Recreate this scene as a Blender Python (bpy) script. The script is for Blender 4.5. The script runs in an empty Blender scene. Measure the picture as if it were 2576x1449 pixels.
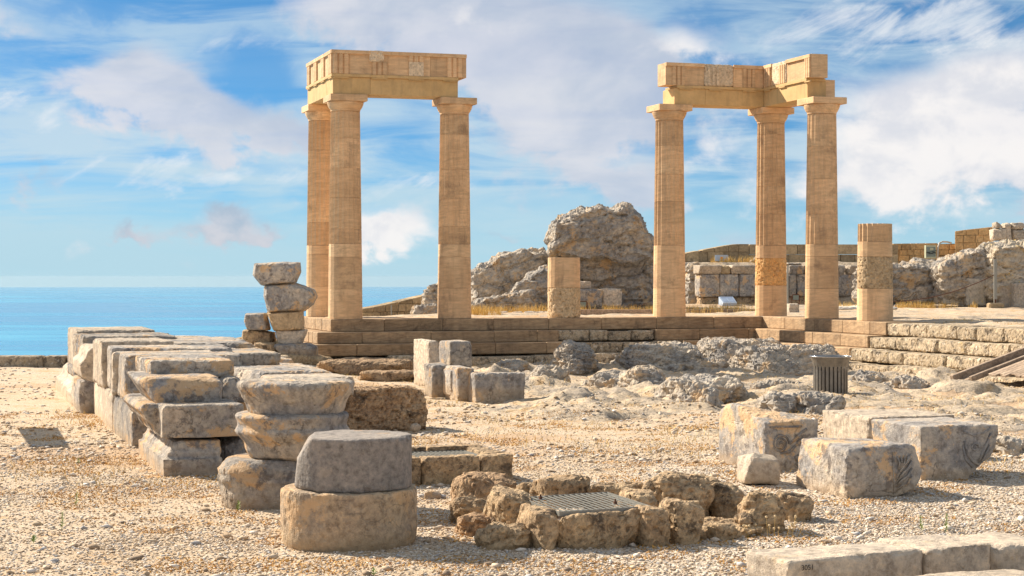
import bpy, bmesh, math, random
import numpy as np
from mathutils import Vector, Matrix
random.seed(7)
R = math.radians
SC = bpy.context.scene
COL = SC.collection
# ------------------------------------------------------------------ camera
F = 4550.0; CX = 1287.5; HY = 696.5; EYE = 1.75        # focal length, centre and eye line in photo units (2575 wide)
cam = bpy.data.objects.new('camera', bpy.data.cameras.new('camera'))
COL.objects.link(cam); SC.camera = cam
cam.data.sensor_width = 36; cam.data.lens = F / 2575 * 36
cam.data.shift_y = -(724.5 - HY) / 2575
cam.location = (0, 0, EYE); cam.rotation_euler = (R(90), 0, 0)
cam.data.clip_start = 0.1; cam.data.clip_end = 120000
# ------------------------------------------------------------------ light
SUN_H = Vector((-0.78, 0.62)).normalized(); SUN_EL = R(34)
to_sun = Vector((SUN_H.x * math.cos(SUN_EL), SUN_H.y * math.cos(SUN_EL), math.sin(SUN_EL)))
sun = bpy.data.objects.new('sun', bpy.data.lights.new('sun', 'SUN')); COL.objects.link(sun)
sun.data.energy = 5.0; sun.data.angle = R(0.53); sun.data.color = (1.0, 0.87, 0.70)
sun.rotation_euler = (-to_sun).to_track_quat('-Z', 'Y').to_euler(); sun.location = (-20, 20, 30)
SC.view_settings.view_transform = 'Standard'; SC.view_settings.look = 'None'
SC.view_settings.gamma = 1; SC.view_settings.use_curve_mapping = False
SC.view_settings.exposure = 1.03

class NT:
    def __init__(s, nt): s.nt = nt; nt.nodes.clear()
    def n(s, t, **kw):
        nd = s.nt.nodes.new(t)
        for k, v in kw.items():
            if k.startswith('i_'):
                key = k[2:]; key = int(key) if key.isdigit() else key
                if hasattr(v, 'node'): s.nt.links.new(v, nd.inputs[key])
                else: nd.inputs[key].default_value = v
            else: setattr(nd, k, v)
        return nd
    def m(s, op, a, b=0.0, c=0.0, clamp=False):
        nd = s.nt.nodes.new('ShaderNodeMath'); nd.operation = op; nd.use_clamp = clamp
        for i, v in enumerate((a, b, c)):
            if i < len(nd.inputs):
                if hasattr(v, 'node'): s.nt.links.new(v, nd.inputs[i])
                else: nd.inputs[i].default_value = v
        return nd.outputs[0]
    def vm(s, op, a, b=(0, 0, 0), sc=None):
        nd = s.nt.nodes.new('ShaderNodeVectorMath'); nd.operation = op
        for i, v in enumerate((a, b)):
            if hasattr(v, 'node'): s.nt.links.new(v, nd.inputs[i])
            else: nd.inputs[i].default_value = v
        if sc is not None: nd.inputs['Scale'].default_value = sc
        return nd.outputs[0]
    def mix(s, f, a, b, blend='MIX'):
        nd = s.nt.nodes.new('ShaderNodeMix'); nd.data_type = 'RGBA'; nd.blend_type = blend
        for i, v in ((0, f), (6, a), (7, b)):
            if hasattr(v, 'node'): s.nt.links.new(v, nd.inputs[i])
            else: nd.inputs[i].default_value = (v + (1,) if isinstance(v, tuple) and len(v) == 3 else v)
        return nd.outputs[2]
    def noise(s, vec, scale, detail=4, rough=0.55, dist=0.0):
        nd = s.n('ShaderNodeTexNoise'); nd.inputs['Scale'].default_value = scale
        nd.inputs['Detail'].default_value = detail; nd.inputs['Roughness'].default_value = rough
        nd.inputs['Distortion'].default_value = dist
        s.nt.links.new(vec, nd.inputs['Vector']); return nd.outputs['Fac']
    def step(s, v, lo, hi, a=0.0, b=1.0):
        nd = s.n('ShaderNodeMapRange'); nd.interpolation_type = 'SMOOTHSTEP'
        s.nt.links.new(v, nd.inputs[0])
        for i, x in zip((1, 2, 3, 4), (lo, hi, a, b)): nd.inputs[i].default_value = x
        return nd.outputs[0]
    def ramp(s, v, stops):
        nd = s.n('ShaderNodeValToRGB'); s.nt.links.new(v, nd.inputs[0]); r = nd.color_ramp
        while len(r.elements) < len(stops): r.elements.new(0.5)
        for e, (p, c) in zip(r.elements, stops): e.position = p; e.color = tuple(c) + (1,)
        return nd.outputs[0]

def make_world():
    w = bpy.data.worlds.new('World'); SC.world = w; w.use_nodes = True; t = NT(w.node_tree)
    g = t.n('ShaderNodeNewGeometry')
    d = t.vm('MULTIPLY', g.outputs['Incoming'], (-1, -1, -1))
    sx = t.n('ShaderNodeSeparateXYZ', i_0=d); X, Y, Z = sx.outputs
    zc = t.m('MAXIMUM', Z, 0.012)
    dv = t.n('ShaderNodeCombineXYZ', i_0=X, i_1=Y, i_2=t.m('MULTIPLY', zc, 1.0)).outputs[0]
    # sky lookup a little higher than the true direction: the maritime air near the horizon is clear
    dv2 = t.n('ShaderNodeCombineXYZ', i_0=X, i_1=Y, i_2=t.m('ADD', t.m('MULTIPLY', zc, 1.9), 0.05)).outputs[0]
    sky = t.n('ShaderNodeTexSky'); sky.sky_type = 'NISHITA'; sky.sun_disc = False
    sky.sun_elevation = SUN_EL; sky.sun_rotation = math.atan2(to_sun.x, to_sun.y)
    sky.altitude = 100; sky.air_density = 1.0; sky.dust_density = 0.25; sky.ozone_density = 2.5
    t.nt.links.new(t.vm('NORMALIZE', dv2), sky.inputs[0])
    base = t.mix(1.0, sky.outputs[0], (0.40, 0.80, 1.0), 'MULTIPLY')
    az = t.m('ARCTAN2', X, Y); el = t.m('ARCSINE', Z)
    P = t.n('ShaderNodeCombineXYZ', i_0=az, i_1=el, i_2=0.0).outputs[0]
    Pc = t.vm('MULTIPLY', P, (1, 3.2, 1))
    n_big = t.noise(t.vm('MULTIPLY', P, (1, 1.7, 1)), 9, 6, 0.55, 0.3)
    n_puf = t.noise(t.vm('MULTIPLY', P, (1, 1.35, 1)), 26, 7, 0.6, 0.2)
    n_str = t.noise(t.vm('MULTIPLY', P, (1, 6.5, 1)), 7, 7, 0.58, 0.6)
    rot = t.n('ShaderNodeVectorRotate'); rot.rotation_type = 'Z_AXIS'; t.nt.links.new(P, rot.inputs['Vector']); rot.inputs['Angle'].default_value = R(-28)
    n_cir = t.noise(t.vm('MULTIPLY', rot.outputs[0], (1, 3.6, 1)), 15, 8, 0.60, 0.35)
    warpx = t.m('MULTIPLY_ADD', t.m('SUBTRACT', n_big, 0.5), 0.10, az)
    warpy = t.m('MULTIPLY_ADD', t.m('SUBTRACT', n_puf, 0.5), 0.055, el)
    def blobs(lst):
        acc = None
        for x, y, rx, ry, wt in lst:
            a = t.m('DIVIDE', t.m('SUBTRACT', warpx, (x - CX) / F), rx / F)
            b = t.m('DIVIDE', t.m('SUBTRACT', warpy, (HY - y) / F), ry / F)
            e = t.m('EXPONENT', t.m('MULTIPLY', t.m('ADD', t.m('MULTIPLY', a, a), t.m('MULTIPLY', b, b)), -1.0))
            e = t.m('MULTIPLY', e, wt)
            acc = e if acc is None else t.m('ADD', acc, e)
        return acc
    grey = blobs(GREY_CLOUDS); white = blobs(WHITE_CLOUDS); cirm = blobs(CIRRUS); clear = blobs(CLEAR)
    fr = t.m('MULTIPLY', t.m('SUBTRACT', n_puf, 0.5), 1.3)
    gm = t.step(t.m('ADD', t.m('ADD', grey, fr), t.m('MULTIPLY', clear, -0.75)), 0.08, 0.62)
    wm = t.step(t.m('ADD', white, fr), 0.12, 0.70)
    cm = t.m('MULTIPLY', t.step(t.m('ADD', t.m('MULTIPLY', t.m('SUBTRACT', n_cir, 0.5), 2.6), cirm), 0.35, 1.1), t.m('MINIMUM', t.m('MULTIPLY', cirm, 2.0), 1.0))
    sm = t.m('MULTIPLY', t.step(n_str, 0.34, 0.62), t.step(el, 0.06, 0.16, 0.85, 0.6))
    sm = t.m('MULTIPLY', sm, t.step(t.m('ADD', clear, 0.0), 0.1, 0.9, 1.0, 0.1))
    hz = t.step(el, -0.004, 0.078, 0.95, 0.0)
    c = t.mix(sm, base, (5.4, 6.7, 7.5))
    c = t.mix(hz, c, (4.2, 6.3, 7.3))
    c = t.mix(t.m('MULTIPLY', cm, 0.8), c, (7.6, 7.9, 8.2))
    gcol = t.mix(t.step(n_big, 0.36, 0.62), (4.7, 5.2, 6.3), (7.0, 6.9, 7.3))
    c = t.mix(t.m('MULTIPLY', gm, 0.82), c, gcol)
    dm = t.step(t.m('ADD', blobs(DARK_CLOUDS), fr), 0.2, 0.8)
    c = t.mix(t.m('MULTIPLY', dm, 0.85), c, t.mix(t.step(n_puf, 0.38, 0.62), (4.0, 4.7, 5.7), (6.0, 5.9, 6.4)))
    c = t.mix(t.m('MULTIPLY', wm, 0.9), c, t.mix(t.step(n_puf, 0.35, 0.6), (7.0, 7.0, 7.4), (8.9, 8.5, 8.3)))
    # unseen broken cloud added beyond the field of view, bright to raise the fill
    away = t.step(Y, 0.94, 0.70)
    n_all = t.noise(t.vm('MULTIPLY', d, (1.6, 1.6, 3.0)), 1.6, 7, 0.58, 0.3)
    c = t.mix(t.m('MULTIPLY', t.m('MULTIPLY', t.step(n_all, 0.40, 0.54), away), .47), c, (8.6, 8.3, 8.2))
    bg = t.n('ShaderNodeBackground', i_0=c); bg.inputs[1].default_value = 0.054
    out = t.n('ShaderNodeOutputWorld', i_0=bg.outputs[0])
GREY_CLOUDS = [(470, 260, 190, 95, 1.0), (330, 200, 110, 90, .6), (680, 350, 150, 60, .7), (950, 60, 230, 95, .8), (1300, 130, 240, 130, 1.0), (1560, 180, 230, 110, .9),
               (1450, 330, 200, 120, .8), (1560, 470, 130, 70, .7), (30, 90, 120, 110, .6), (2540, 520, 90, 50, .6), (1850, 600, 150, 30, .3)]
DARK_CLOUDS = [(110, 440, 80, 55, .5), (605, 570, 72, 50, 1.0), (395, 592, 62, 22, .8), (700, 592, 45, 22, .6), (1230, 600, 90, 22, .45), (500, 575, 50, 18, .35)]
WHITE_CLOUDS = [(985, 575, 95, 52, 1.0), (2300, 330, 230, 120, .95), (2520, 280, 150, 160, .8), (2150, 470, 260, 90, .6), (1700, 110, 90, 60, .5), (2500, 480, 80, 40, .5), (1750, 330, 80, 150, .35), (1210, 20, 120, 50, .3)]
CIRRUS = [(2100, 90, 420, 90, .55), (2450, 60, 260, 90, .6), (600, 110, 260, 60, .35), (120, 300, 230, 60, .6), (500, 440, 500, 50, .6), (1300, 350, 150, 60, .4), (1100, 470, 150, 40, .5)]
CLEAR = [(620, 190, 130, 110, 1.0), (250, 30, 160, 60, .8), (130, 170, 160, 70, .5), (1750, 60, 120, 70, .7), (1750, 170, 100, 40, .7), (1050, 330, 120, 110, .5), (1560, 400, 60, 40, .5)]
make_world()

# ------------------------------------------------------------------ numeric helpers
def _hash(ix, iy, iz, seed):
    h = (ix.astype(np.uint32) * np.uint32(374761393) + iy.astype(np.uint32) * np.uint32(668265263) + iz.astype(np.uint32) * np.uint32(2147483647 - 1234567) + np.uint32(seed * 974711 & 0xffffffff))
    h = (h ^ (h >> np.uint32(13))) * np.uint32(1274126177)
    h = (h ^ (h >> np.uint32(16))) * np.uint32(2246822519)
    return ((h ^ (h >> np.uint32(15))) & np.uint32(0xffffff)).astype(np.float32) / 8388607.5 - 1.0
def vnoise(p, seed=0):
    i = np.floor(p); f = (p - i).astype(np.float32); i = i.astype(np.int64)
    f = f * f * f * (f * (f * 6 - 15) + 10)
    x, y, z = i[:, 0], i[:, 1], i[:, 2]; r = 0
    for dx in (0, 1):
        for dy in (0, 1):
            for dz in (0, 1):
                w = (f[:, 0] if dx else 1 - f[:, 0]) * (f[:, 1] if dy else 1 - f[:, 1]) * (f[:, 2] if dz else 1 - f[:, 2])
                r = r + w * _hash(x + dx, y + dy, z + dz, seed)
    return r
def fbm(p, scale, octv=4, seed=0, gain=0.5, ridged=False):
    p = np.asarray(p, dtype=np.float64) / scale; a = 1.0; s = 0; tot = 0
    for o in range(octv):
        n = vnoise(p + o * 17.3, seed + o)
        if ridged: n = 1 - 2 * np.abs(n)
        s = s + a * n; tot += a; a *= gain; p = p * 2.03
    return s / tot
def ss(x, a, b):
    t = np.clip((x - a) / (b - a), 0, 1); return t * t * (3 - 2 * t)

def worley(p, scale, seed=0):
    p = np.asarray(p, float) / scale; i0 = np.floor(p).astype(np.int64); f1 = np.full(len(p), 9.0); f2 = f1.copy(); cid = np.zeros(len(p))
    for dx in (-1, 0, 1):
        for dy in (-1, 0, 1):
            for dz in (-1, 0, 1):
                x, y, z = i0[:, 0] + dx, i0[:, 1] + dy, i0[:, 2] + dz
                q = np.stack([x + .5 + .45 * _hash(x, y, z, seed), y + .5 + .45 * _hash(x, y, z, seed + 1), z + .5 + .45 * _hash(x, y, z, seed + 2)], 1)
                d = ((q - p) ** 2).sum(1); c = _hash(x, y, z, seed + 3)
                near = d < f1; f2 = np.where(near, f1, np.minimum(f2, d)); cid = np.where(near, c, cid); f1 = np.where(near, d, f1)
    return np.sqrt(f1), np.sqrt(f2), cid
TH = R(17.5)
U = Vector((math.cos(TH), math.sin(TH), 0)); V = Vector((-math.sin(TH), math.cos(TH), 0))
def P(x, y, Z):                       # point seen at photo position (x, y) at distance Z
    return Vector(((x - CX) / F * Z, Z, EYE + (HY - y) / F * Z))
colA = Vector((-4.18, 45.37, 0.694)); SP = 2.96
colB = colA + U * 2.84; colS = colB + U * SP; colC = colS + U * SP; colD = colC + U * SP
colE = colD - V * SP; colF = colE - V * 2.75; colA2 = colA + V * 2.87
STY = 0.694
def low_ground(X, Y):                 # broad height of the lower court
    drop = -0.44 * ss(Y, 18, 44)
    left = ss(-X, 2.5, 6.0)
    return drop * (1 - 0.62 * left)
def gz(X, Y):
    return float(low_ground(np.array([X], float), np.array([Y], float))[0])
def G(x, y):                          # ground point seen at photo position (x, y)
    Z = 15.0
    for _ in range(40):
        z = gz((x - CX) / F * Z, Z); Z = 0.5 * Z + 0.5 * (EYE - z) * F / (y - HY)
    return Vector(((x - CX) / F * Z, Z, z))

# ------------------------------------------------------------------ mesh helpers
def new_mesh(name, co, faces, smooth=False):
    me = bpy.data.meshes.new(name)
    me.from_pydata([tuple(c) for c in co], [], [tuple(f) for f in faces]); me.update()
    if smooth: me.polygons.foreach_set('use_smooth', [True] * len(me.polygons))
    return me
def link(name, me, mat=None, parent=None, loc=(0, 0, 0), rz=0.0, label=None, cat=None, group=None, kind=None):
    o = bpy.data.objects.new(name, me); COL.objects.link(o)
    o.location = loc; o.rotation_euler = (0, 0, rz)
    if parent is not None: o.parent = parent
    if mat is not None and me is not None and not me.materials: me.materials.append(mat)
    if label: o['label'] = label
    if cat: o['category'] = cat
    if group: o['group'] = group
    if kind: o['kind'] = kind
    return o
def thing(name, label, cat, loc=(0, 0, 0), rz=0.0, group=None):
    return link(name, None, None, None, loc, rz, label, cat, group)
def join(*shapes):
    co = []; fa = []
    for c, f in shapes:
        n = len(co); co += [tuple(v) for v in c]; fa += [tuple(i + n for i in q) for q in f]
    return co, fa
def box(x0, y0, z0, x1, y1, z1):
    c = [(x, y, z) for z in (z0, z1) for y in (y0, y1) for x in (x0, x1)]
    return c, [(0, 2, 3, 1), (4, 5, 7, 6), (0, 1, 5, 4), (2, 6, 7, 3), (0, 4, 6, 2), (1, 3, 7, 5)]
def cbox(x0, y0, z0, x1, y1, z1, c=0.01):        # chamfered box
    co = []; idx = {}
    for sx in (0, 1):
        for sy in (0, 1):
            for sz in (0, 1):
                X = (x0, x1)[sx]; Y = (y0, y1)[sy]; Z = (z0, z1)[sz]
                dx = c if sx == 0 else -c; dy = c if sy == 0 else -c; dz = c if sz == 0 else -c
                idx[sx, sy, sz] = len(co); co += [(X, Y + dy, Z + dz), (X + dx, Y, Z + dz), (X + dx, Y + dy, Z)]
    I = lambda a, b, d, k: idx[a, b, d] + k
    f = []
    for s in (0, 1):
        q = [I(s, 0, 0, 0), I(s, 1, 0, 0), I(s, 1, 1, 0), I(s, 0, 1, 0)]; f.append(q if s else q[::-1])
        q = [I(0, s, 0, 1), I(0, s, 1, 1), I(1, s, 1, 1), I(1, s, 0, 1)]; f.append(q if s else q[::-1])
        q = [I(0, 0, s, 2), I(1, 0, s, 2), I(1, 1, s, 2), I(0, 1, s, 2)]; f.append(q if s else q[::-1])
    for a in (0, 1):
        for b in (0, 1):
            fl = (a == b)
            q = [I(a, b, 0, 0), I(a, b, 0, 1), I(a, b, 1, 1), I(a, b, 1, 0)]; f.append(q if not fl else q[::-1])
            q = [I(a, 0, b, 0), I(a, 0, b, 2), I(a, 1, b, 2), I(a, 1, b, 0)]; f.append(q if fl else q[::-1])
            q = [I(0, a, b, 1), I(0, a, b, 2), I(1, a, b, 2), I(1, a, b, 1)]; f.append(q if not fl else q[::-1])
            for d in (0, 1):
                q = [I(a, b, d, 0), I(a, b, d, 1), I(a, b, d, 2)]
                f.append(q if (a + b + d) % 2 == 0 else q[::-1])
    return co, f
def lathe(prof, n=48, cap=True, fn=None):
    co = []; fa = []
    for r, z in prof:
        for k in range(n):
            a = 2 * math.pi * k / n; rr = r * (fn(a, z) if fn else 1)
            co.append((rr * math.cos(a), rr * math.sin(a), z))
    for j in range(len(prof) - 1):
        for k in range(n):
            k2 = (k + 1) % n; fa.append((j * n + k, j * n + k2, (j + 1) * n + k2, (j + 1) * n + k))
    if cap:
        fa.append(tuple(range(n))[::-1]); fa.append(tuple((len(prof) - 1) * n + k for k in range(n)))
    return co, fa
def prism(prof, y0, y1):                        # (x, z) outline extruded along y
    n = len(prof); co = [(x, y0, z) for x, z in prof] + [(x, y1, z) for x, z in prof]
    fa = [tuple(range(n)), tuple(range(n, 2 * n))[::-1]] + [(i, i + n, (i + 1) % n + n, (i + 1) % n) for i in range(n)]
    return co, fa
def prism_x(prof, x0, x1):                      # (y, z) outline extruded along x
    n = len(prof); co = [(x0, y, z) for y, z in prof] + [(x1, y, z) for y, z in prof]
    fa = [tuple(range(n))[::-1], tuple(range(n, 2 * n))] + [(i, (i + 1) % n, (i + 1) % n + n, i + n) for i in range(n)]
    return co, fa
def hull(pts):
    bm = bmesh.new()
    for p in pts: bm.verts.new(p)
    r = bmesh.ops.convex_hull(bm, input=bm.verts)
    junk = [g for g in r['geom_interior'] if isinstance(g, bmesh.types.BMVert)]
    if junk: bmesh.ops.delete(bm, geom=junk, context='VERTS')
    bm.verts.index_update(); co = [tuple(v.co) for v in bm.verts]; fa = [tuple(v.index for v in f.verts) for f in bm.faces]; bm.free()
    return co, fa
def cut(shape, planes):                         # slice pieces off a convex shape
    co, fa = shape
    for pt, no in planes:
        bm = bmesh.new(); me = new_mesh('t', co, fa); bm.from_mesh(me); bpy.data.meshes.remove(me)
        bmesh.ops.bisect_plane(bm, geom=bm.verts[:] + bm.edges[:] + bm.faces[:], plane_co=pt, plane_no=no, clear_outer=True)
        co = [tuple(v.co) for v in bm.verts]; bm.free(); co, fa = hull(co)
    return co, fa
def fix(shape):
    bm = bmesh.new(); me = new_mesh('t', *shape); bm.from_mesh(me); bpy.data.meshes.remove(me)
    bmesh.ops.recalc_face_normals(bm, faces=bm.faces); bm.verts.index_update()
    co = [tuple(v.co) for v in bm.verts]; fa = [tuple(v.index for v in f.verts) for f in bm.faces]; bm.free(); return co, fa
_seed = [100]
def rocky(shape, vox=0.03, amp=0.012, scale=0.25, chip=0.5, erode=1, pits=0.0, ridges=0.0, smooth=False, flat_top=None, octv=5, strata=0.0, crack=0.0, csize=.5):
    """voxel remesh a closed shape, wear its edges unevenly, roughen its faces"""
    _seed[0] += 7; sd = _seed[0]
    me = new_mesh('r', *fix(shape)); o = bpy.data.objects.new('r', me); COL.objects.link(o)
    m = o.modifiers.new('m', 'REMESH'); m.mode = 'VOXEL'; m.voxel_size = vox; m.adaptivity = 0
    dg = bpy.context.evaluated_depsgraph_get(); ev = o.evaluated_get(dg)
    out = bpy.data.meshes.new_from_object(ev); bpy.data.objects.remove(o); bpy.data.meshes.remove(me)
    n = len(out.vertices); co = np.empty(n * 3, np.float32); out.vertices.foreach_get('co', co); co = co.reshape(-1, 3).astype(np.float64)
    e = np.empty(len(out.edges) * 2, np.int32); out.edges.foreach_get('vertices', e); e = e.reshape(-1, 2)
    deg = np.bincount(e.ravel(), minlength=n).astype(float)[:, None]; deg[deg == 0] = 1
    def lap(c):
        s = np.zeros_like(c)
        for k in range(3):
            s[:, k] = np.bincount(e[:, 0], c[e[:, 1], k], n) + np.bincount(e[:, 1], c[e[:, 0], k], n)
        return s / deg
    sm = co.copy()
    for _ in range(1 if erode < 6 else 2): sm = lap(sm)
    big = sm.copy()
    for _ in range(4): big = lap(big)
    wear = np.clip(0.12 + 0.4 * chip + 1.2 * fbm(co, 0.12, 4, sd + 3), 0, 1)[:, None]
    hard = np.clip((fbm(co, 0.22, 4, sd + 5, .6) - (0.42 - chip * 0.5)) * 5, 0, 1)[:, None]
    edge = np.clip(np.linalg.norm(big - co, axis=1) / (vox * .9), 0, 1)
    c2 = co + (sm - co) * wear; c2 = c2 + (big - c2) * hard
    out.vertices.foreach_set('co', c2.astype(np.float32).ravel()); out.update()
    no = np.empty(n * 3, np.float32); out.vertices.foreach_get('normal', no); no = no.reshape(-1, 3)
    d = amp * fbm(co, scale, octv, sd, 0.66) + amp * .6 * fbm(co, .07, 3, sd + 21, .6, True) * np.clip(.4 + fbm(co, .5, 2, sd + 23) * 2, 0, 1)
    d -= min(vox * 1.1, .03) * edge * np.clip(fbm(co, .09, 4, sd + 41, .6) * 3.0 + .15, 0, 1.6)
    if strata:
        q = co.copy(); q[:, 2] *= 8; q[:, 2] += 1.6 * q[:, 0]
        d += strata * fbm(q, scale * 1.5, 4, sd + 9, 0.6, True)
    if pits: d -= pits * np.clip(fbm(co, 0.045, 2, sd + 11) * 2 - 0.35, 0, 1)
    if crack:
        w_ = co + .25 * csize * np.stack([fbm(co, csize * .8, 3, sd + 31), fbm(co, csize * .8, 3, sd + 32), fbm(co, csize * .8, 3, sd + 33)], 1)
        w_ = w_ * np.array([.75, .75, 1.7])
        f1, f2, cid = worley(w_, csize, sd); g1, g2, c2_ = worley(w_, csize * .38, sd + 7)
        d += crack * (.55 * cid - .8 * np.clip(1 - (f2 - f1) * 5, 0, 1) + .16 * c2_ - .22 * np.clip(1 - (g2 - g1) * 5, 0, 1))
    if ridges: d += ridges * (fbm(co, scale * 1.8, 5, sd + 13, 0.55, True) - 0.2)
    if flat_top is not None: d = d * np.where(no[:, 2] > 0.8, flat_top, 1.0)
    c2 = c2 + no * d[:, None]
    out.vertices.foreach_set('co', c2.astype(np.float32).ravel())
    out.polygons.foreach_set('use_smooth', [smooth] * len(out.polygons)); out.update(); return out
def tube(pts, r, n=6, taper=None):
    co = []; fa = []; m = len(pts); pts = [Vector(p) for p in pts]
    for i, p in enumerate(pts):
        d = (pts[min(i + 1, m - 1)] - pts[max(i - 1, 0)]).normalized()
        a = d.orthogonal().normalized() if i == 0 else (a - d * a.dot(d)).normalized()
        b = d.cross(a); rr = r * (taper(i / (m - 1)) if taper else 1)
        for k in range(n):
            t = 2 * math.pi * k / n; co.append(p + (a * math.cos(t) + b * math.sin(t)) * rr)
    for i in range(m - 1):
        for k in range(n):
            k2 = (k + 1) % n; fa.append((i * n + k, i * n + k2, (i + 1) * n + k2, (i + 1) * n + k))
    fa.append(tuple(range(n))[::-1]); fa.append(tuple((m - 1) * n + k for k in range(n)))
    return co, fa

# ------------------------------------------------------------------ materials
def stone(name, cols, patch=1.2, fine=14, spots=None, lichen=None, bump=0.25, grain=60, strata=None, rough=0.9, tint=0.12, veins=None, soil=None, pit=None, gain=1.3, streak=1.0, con=1.0, cracks=0.0, drip=None):
    sc_ = lambda c: tuple(min(v * gain, .82) for v in c)
    cols = [sc_(c) for c in cols]
    spots = [(sc_(q[0]) if sum(q[0]) < 1.2 else q[0],) + q[1:] for q in (spots or [])]
    if strata: strata = dict(strata, col=sc_(strata['col']))
    m = bpy.data.materials.new(name); m.use_nodes = True; t = NT(m.node_tree)
    g = t.n('ShaderNodeNewGeometry'); oi = t.n('ShaderNodeObjectInfo')
    off = t.n('ShaderNodeCombineXYZ', i_0=t.m('MULTIPLY', oi.outputs['Random'], 37.0), i_1=t.m('MULTIPLY', oi.outputs['Random'], 91.0), i_2=t.m('MULTIPLY', oi.outputs['Random'], 13.0)).outputs[0]
    p = t.vm('ADD', g.outputs['Position'], off)
    k = len(cols); st = [(0.30 + 0.40 * i / (k - 1), c) for i, c in enumerate(cols)]
    c = t.ramp(t.noise(p, patch, 8, 0.68, 0.4), st)
    f = t.noise(t.vm('MULTIPLY', p, (1, 1, streak)), fine, 7, 0.72)
    k_ = lambda v: tuple(1 + (x - 1) * con for x in v)
    c = t.mix(1.0, c, t.ramp(f, [(0.30, k_((0.56, 0.54, 0.52))), (0.5, (1, 1, 1)), (0.70, k_((1.38, 1.34, 1.26)))]), 'MULTIPLY')
    if strata:
        ps = t.n('ShaderNodeVectorRotate'); ps.rotation_type = 'EULER_XYZ'; t.nt.links.new(p, ps.inputs['Vector'])
        ps.inputs['Rotation'].default_value = (R(strata.get('tilt', 8)), R(strata.get('tilt', 8) * .6), 0)
        sn = t.noise(t.vm('MULTIPLY', ps.outputs[0], (1, 1, strata.get('z', 9))), strata.get('scale', 2.2), 5, 0.6, strata.get('dist', 1.2))
        c = t.mix(t.m('MULTIPLY', t.step(sn, 0.42, 0.66), strata.get('amt', 0.6)), c, strata['col'])
    if spots:
        for col, sc, lo, hi, amt in spots:
            sp = t.noise(t.vm('ADD', p, (sc * 3.1, sc * 1.7, 4.4)), sc, 8, 0.72, 0.3)
            c = t.mix(t.m('MULTIPLY', t.step(sp, lo, hi), amt), c, tuple(col))
    if veins:
        vn = t.noise(p, veins[1], 3, 0.6, 1.5)
        vv = t.m('ABSOLUTE', t.m('SUBTRACT', vn, 0.5))
        c = t.mix(t.m('MULTIPLY', t.step(vv, 0.0, 0.02, 1, 0), veins[2]), c, veins[0])
    if soil:                                       # earth splashed on the lowest centimetres
        zz = t.n('ShaderNodeSeparateXYZ', i_0=g.outputs['Position']).outputs[2]
        c = t.mix(t.m('MULTIPLY', t.step(t.m('ADD', zz, t.m('MULTIPLY', f, 0.12)), 0.08, 0.20, 1, 0), 0.5), c, soil)
    if drip:
        dn = t.noise(t.vm('MULTIPLY', p, (1, 1, .16)), 5.5, 6, .62); c = t.mix(t.m('MULTIPLY', t.step(dn, .50, .64), drip[1]), c, drip[0])
    ck = None
    if cracks:
        wp = t.vm('ADD', p, t.vm('SCALE', t.n('ShaderNodeCombineXYZ', i_0=t.noise(p, 3.5, 5, .65), i_1=t.noise(p, 3.1, 5, .65, .5), i_2=t.noise(p, 4.1, 5, .65, 1)).outputs[0], sc=.42))
        vo = t.n('ShaderNodeTexVoronoi'); vo.feature = 'DISTANCE_TO_EDGE'; vo.inputs['Scale'].default_value = 2.3; t.nt.links.new(wp, vo.inputs['Vector'])
        ck = t.m('MULTIPLY', t.step(vo.outputs['Distance'], .004, .016, 1, 0), t.step(t.noise(p, 1.7, 3, .5), .52, .60))
        c = t.mix(t.m('MULTIPLY', ck, cracks), c, (.06, .05, .042))
    tn = t.m('MULTIPLY_ADD', oi.outputs['Random'], tint * 2, 1.0 - tint)
    c = t.vm('MULTIPLY', c, t.n('ShaderNodeCombineXYZ', i_0=tn, i_1=tn, i_2=tn).outputs[0])
    bs = t.n('ShaderNodeBsdfPrincipled', i_0=c); bs.inputs['Roughness'].default_value = rough; bs.inputs['Specular IOR Level'].default_value = 0.25
    h = t.m('ADD', t.m('MULTIPLY', f, 0.8), t.m('MULTIPLY', t.noise(p, grain, 4, 0.7), 0.6))
    if pit:
        v = t.n('ShaderNodeTexVoronoi'); v.inputs['Scale'].default_value = pit[0]; t.nt.links.new(t.vm('ADD', p, t.vm('SCALE', t.n('ShaderNodeCombineXYZ', i_0=f, i_1=f, i_2=f).outputs[0], sc=0.1)), v.inputs['Vector'])
        hole = t.step(v.outputs['Distance'], 0.12, 0.38, 0, 1)
        h = t.m('MULTIPLY_ADD', hole, pit[1], h)
    if ck is not None: h = t.m('MULTIPLY_ADD', ck, -1.2, h)
    b = t.n('ShaderNodeBump', i_Height=h); b.inputs['Strength'].default_value = min(bump * .8, 1); b.inputs['Distance'].default_value = 0.028
    t.nt.links.new(b.outputs[0], bs.inputs['Normal'])
    t.n('ShaderNodeOutputMaterial', i_0=bs.outputs[0]); return m
def plain(name, col, rough=0.6, metal=0.0, var=0.15, scale=12, bump=0.05):
    m = bpy.data.materials.new(name); m.use_nodes = True; t = NT(m.node_tree)
    g = t.n('ShaderNodeNewGeometry'); n = t.noise(g.outputs['Position'], scale, 5, 0.6)
    c = t.mix(1.0, tuple(col) + (1,), t.ramp(n, [(0.3, (1 - var,) * 3), (0.7, (1 + var,) * 3)]), 'MULTIPLY')
    bs = t.n('ShaderNodeBsdfPrincipled', i_0=c); bs.inputs['Roughness'].default_value = rough; bs.inputs['Metallic'].default_value = metal
    b = t.n('ShaderNodeBump', i_Height=n); b.inputs['Strength'].default_value = bump; b.inputs['Distance'].default_value = 0.01
    t.nt.links.new(b.outputs[0], bs.inputs['Normal'])
    t.n('ShaderNodeOutputMaterial', i_0=bs.outputs[0]); return m

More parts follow.
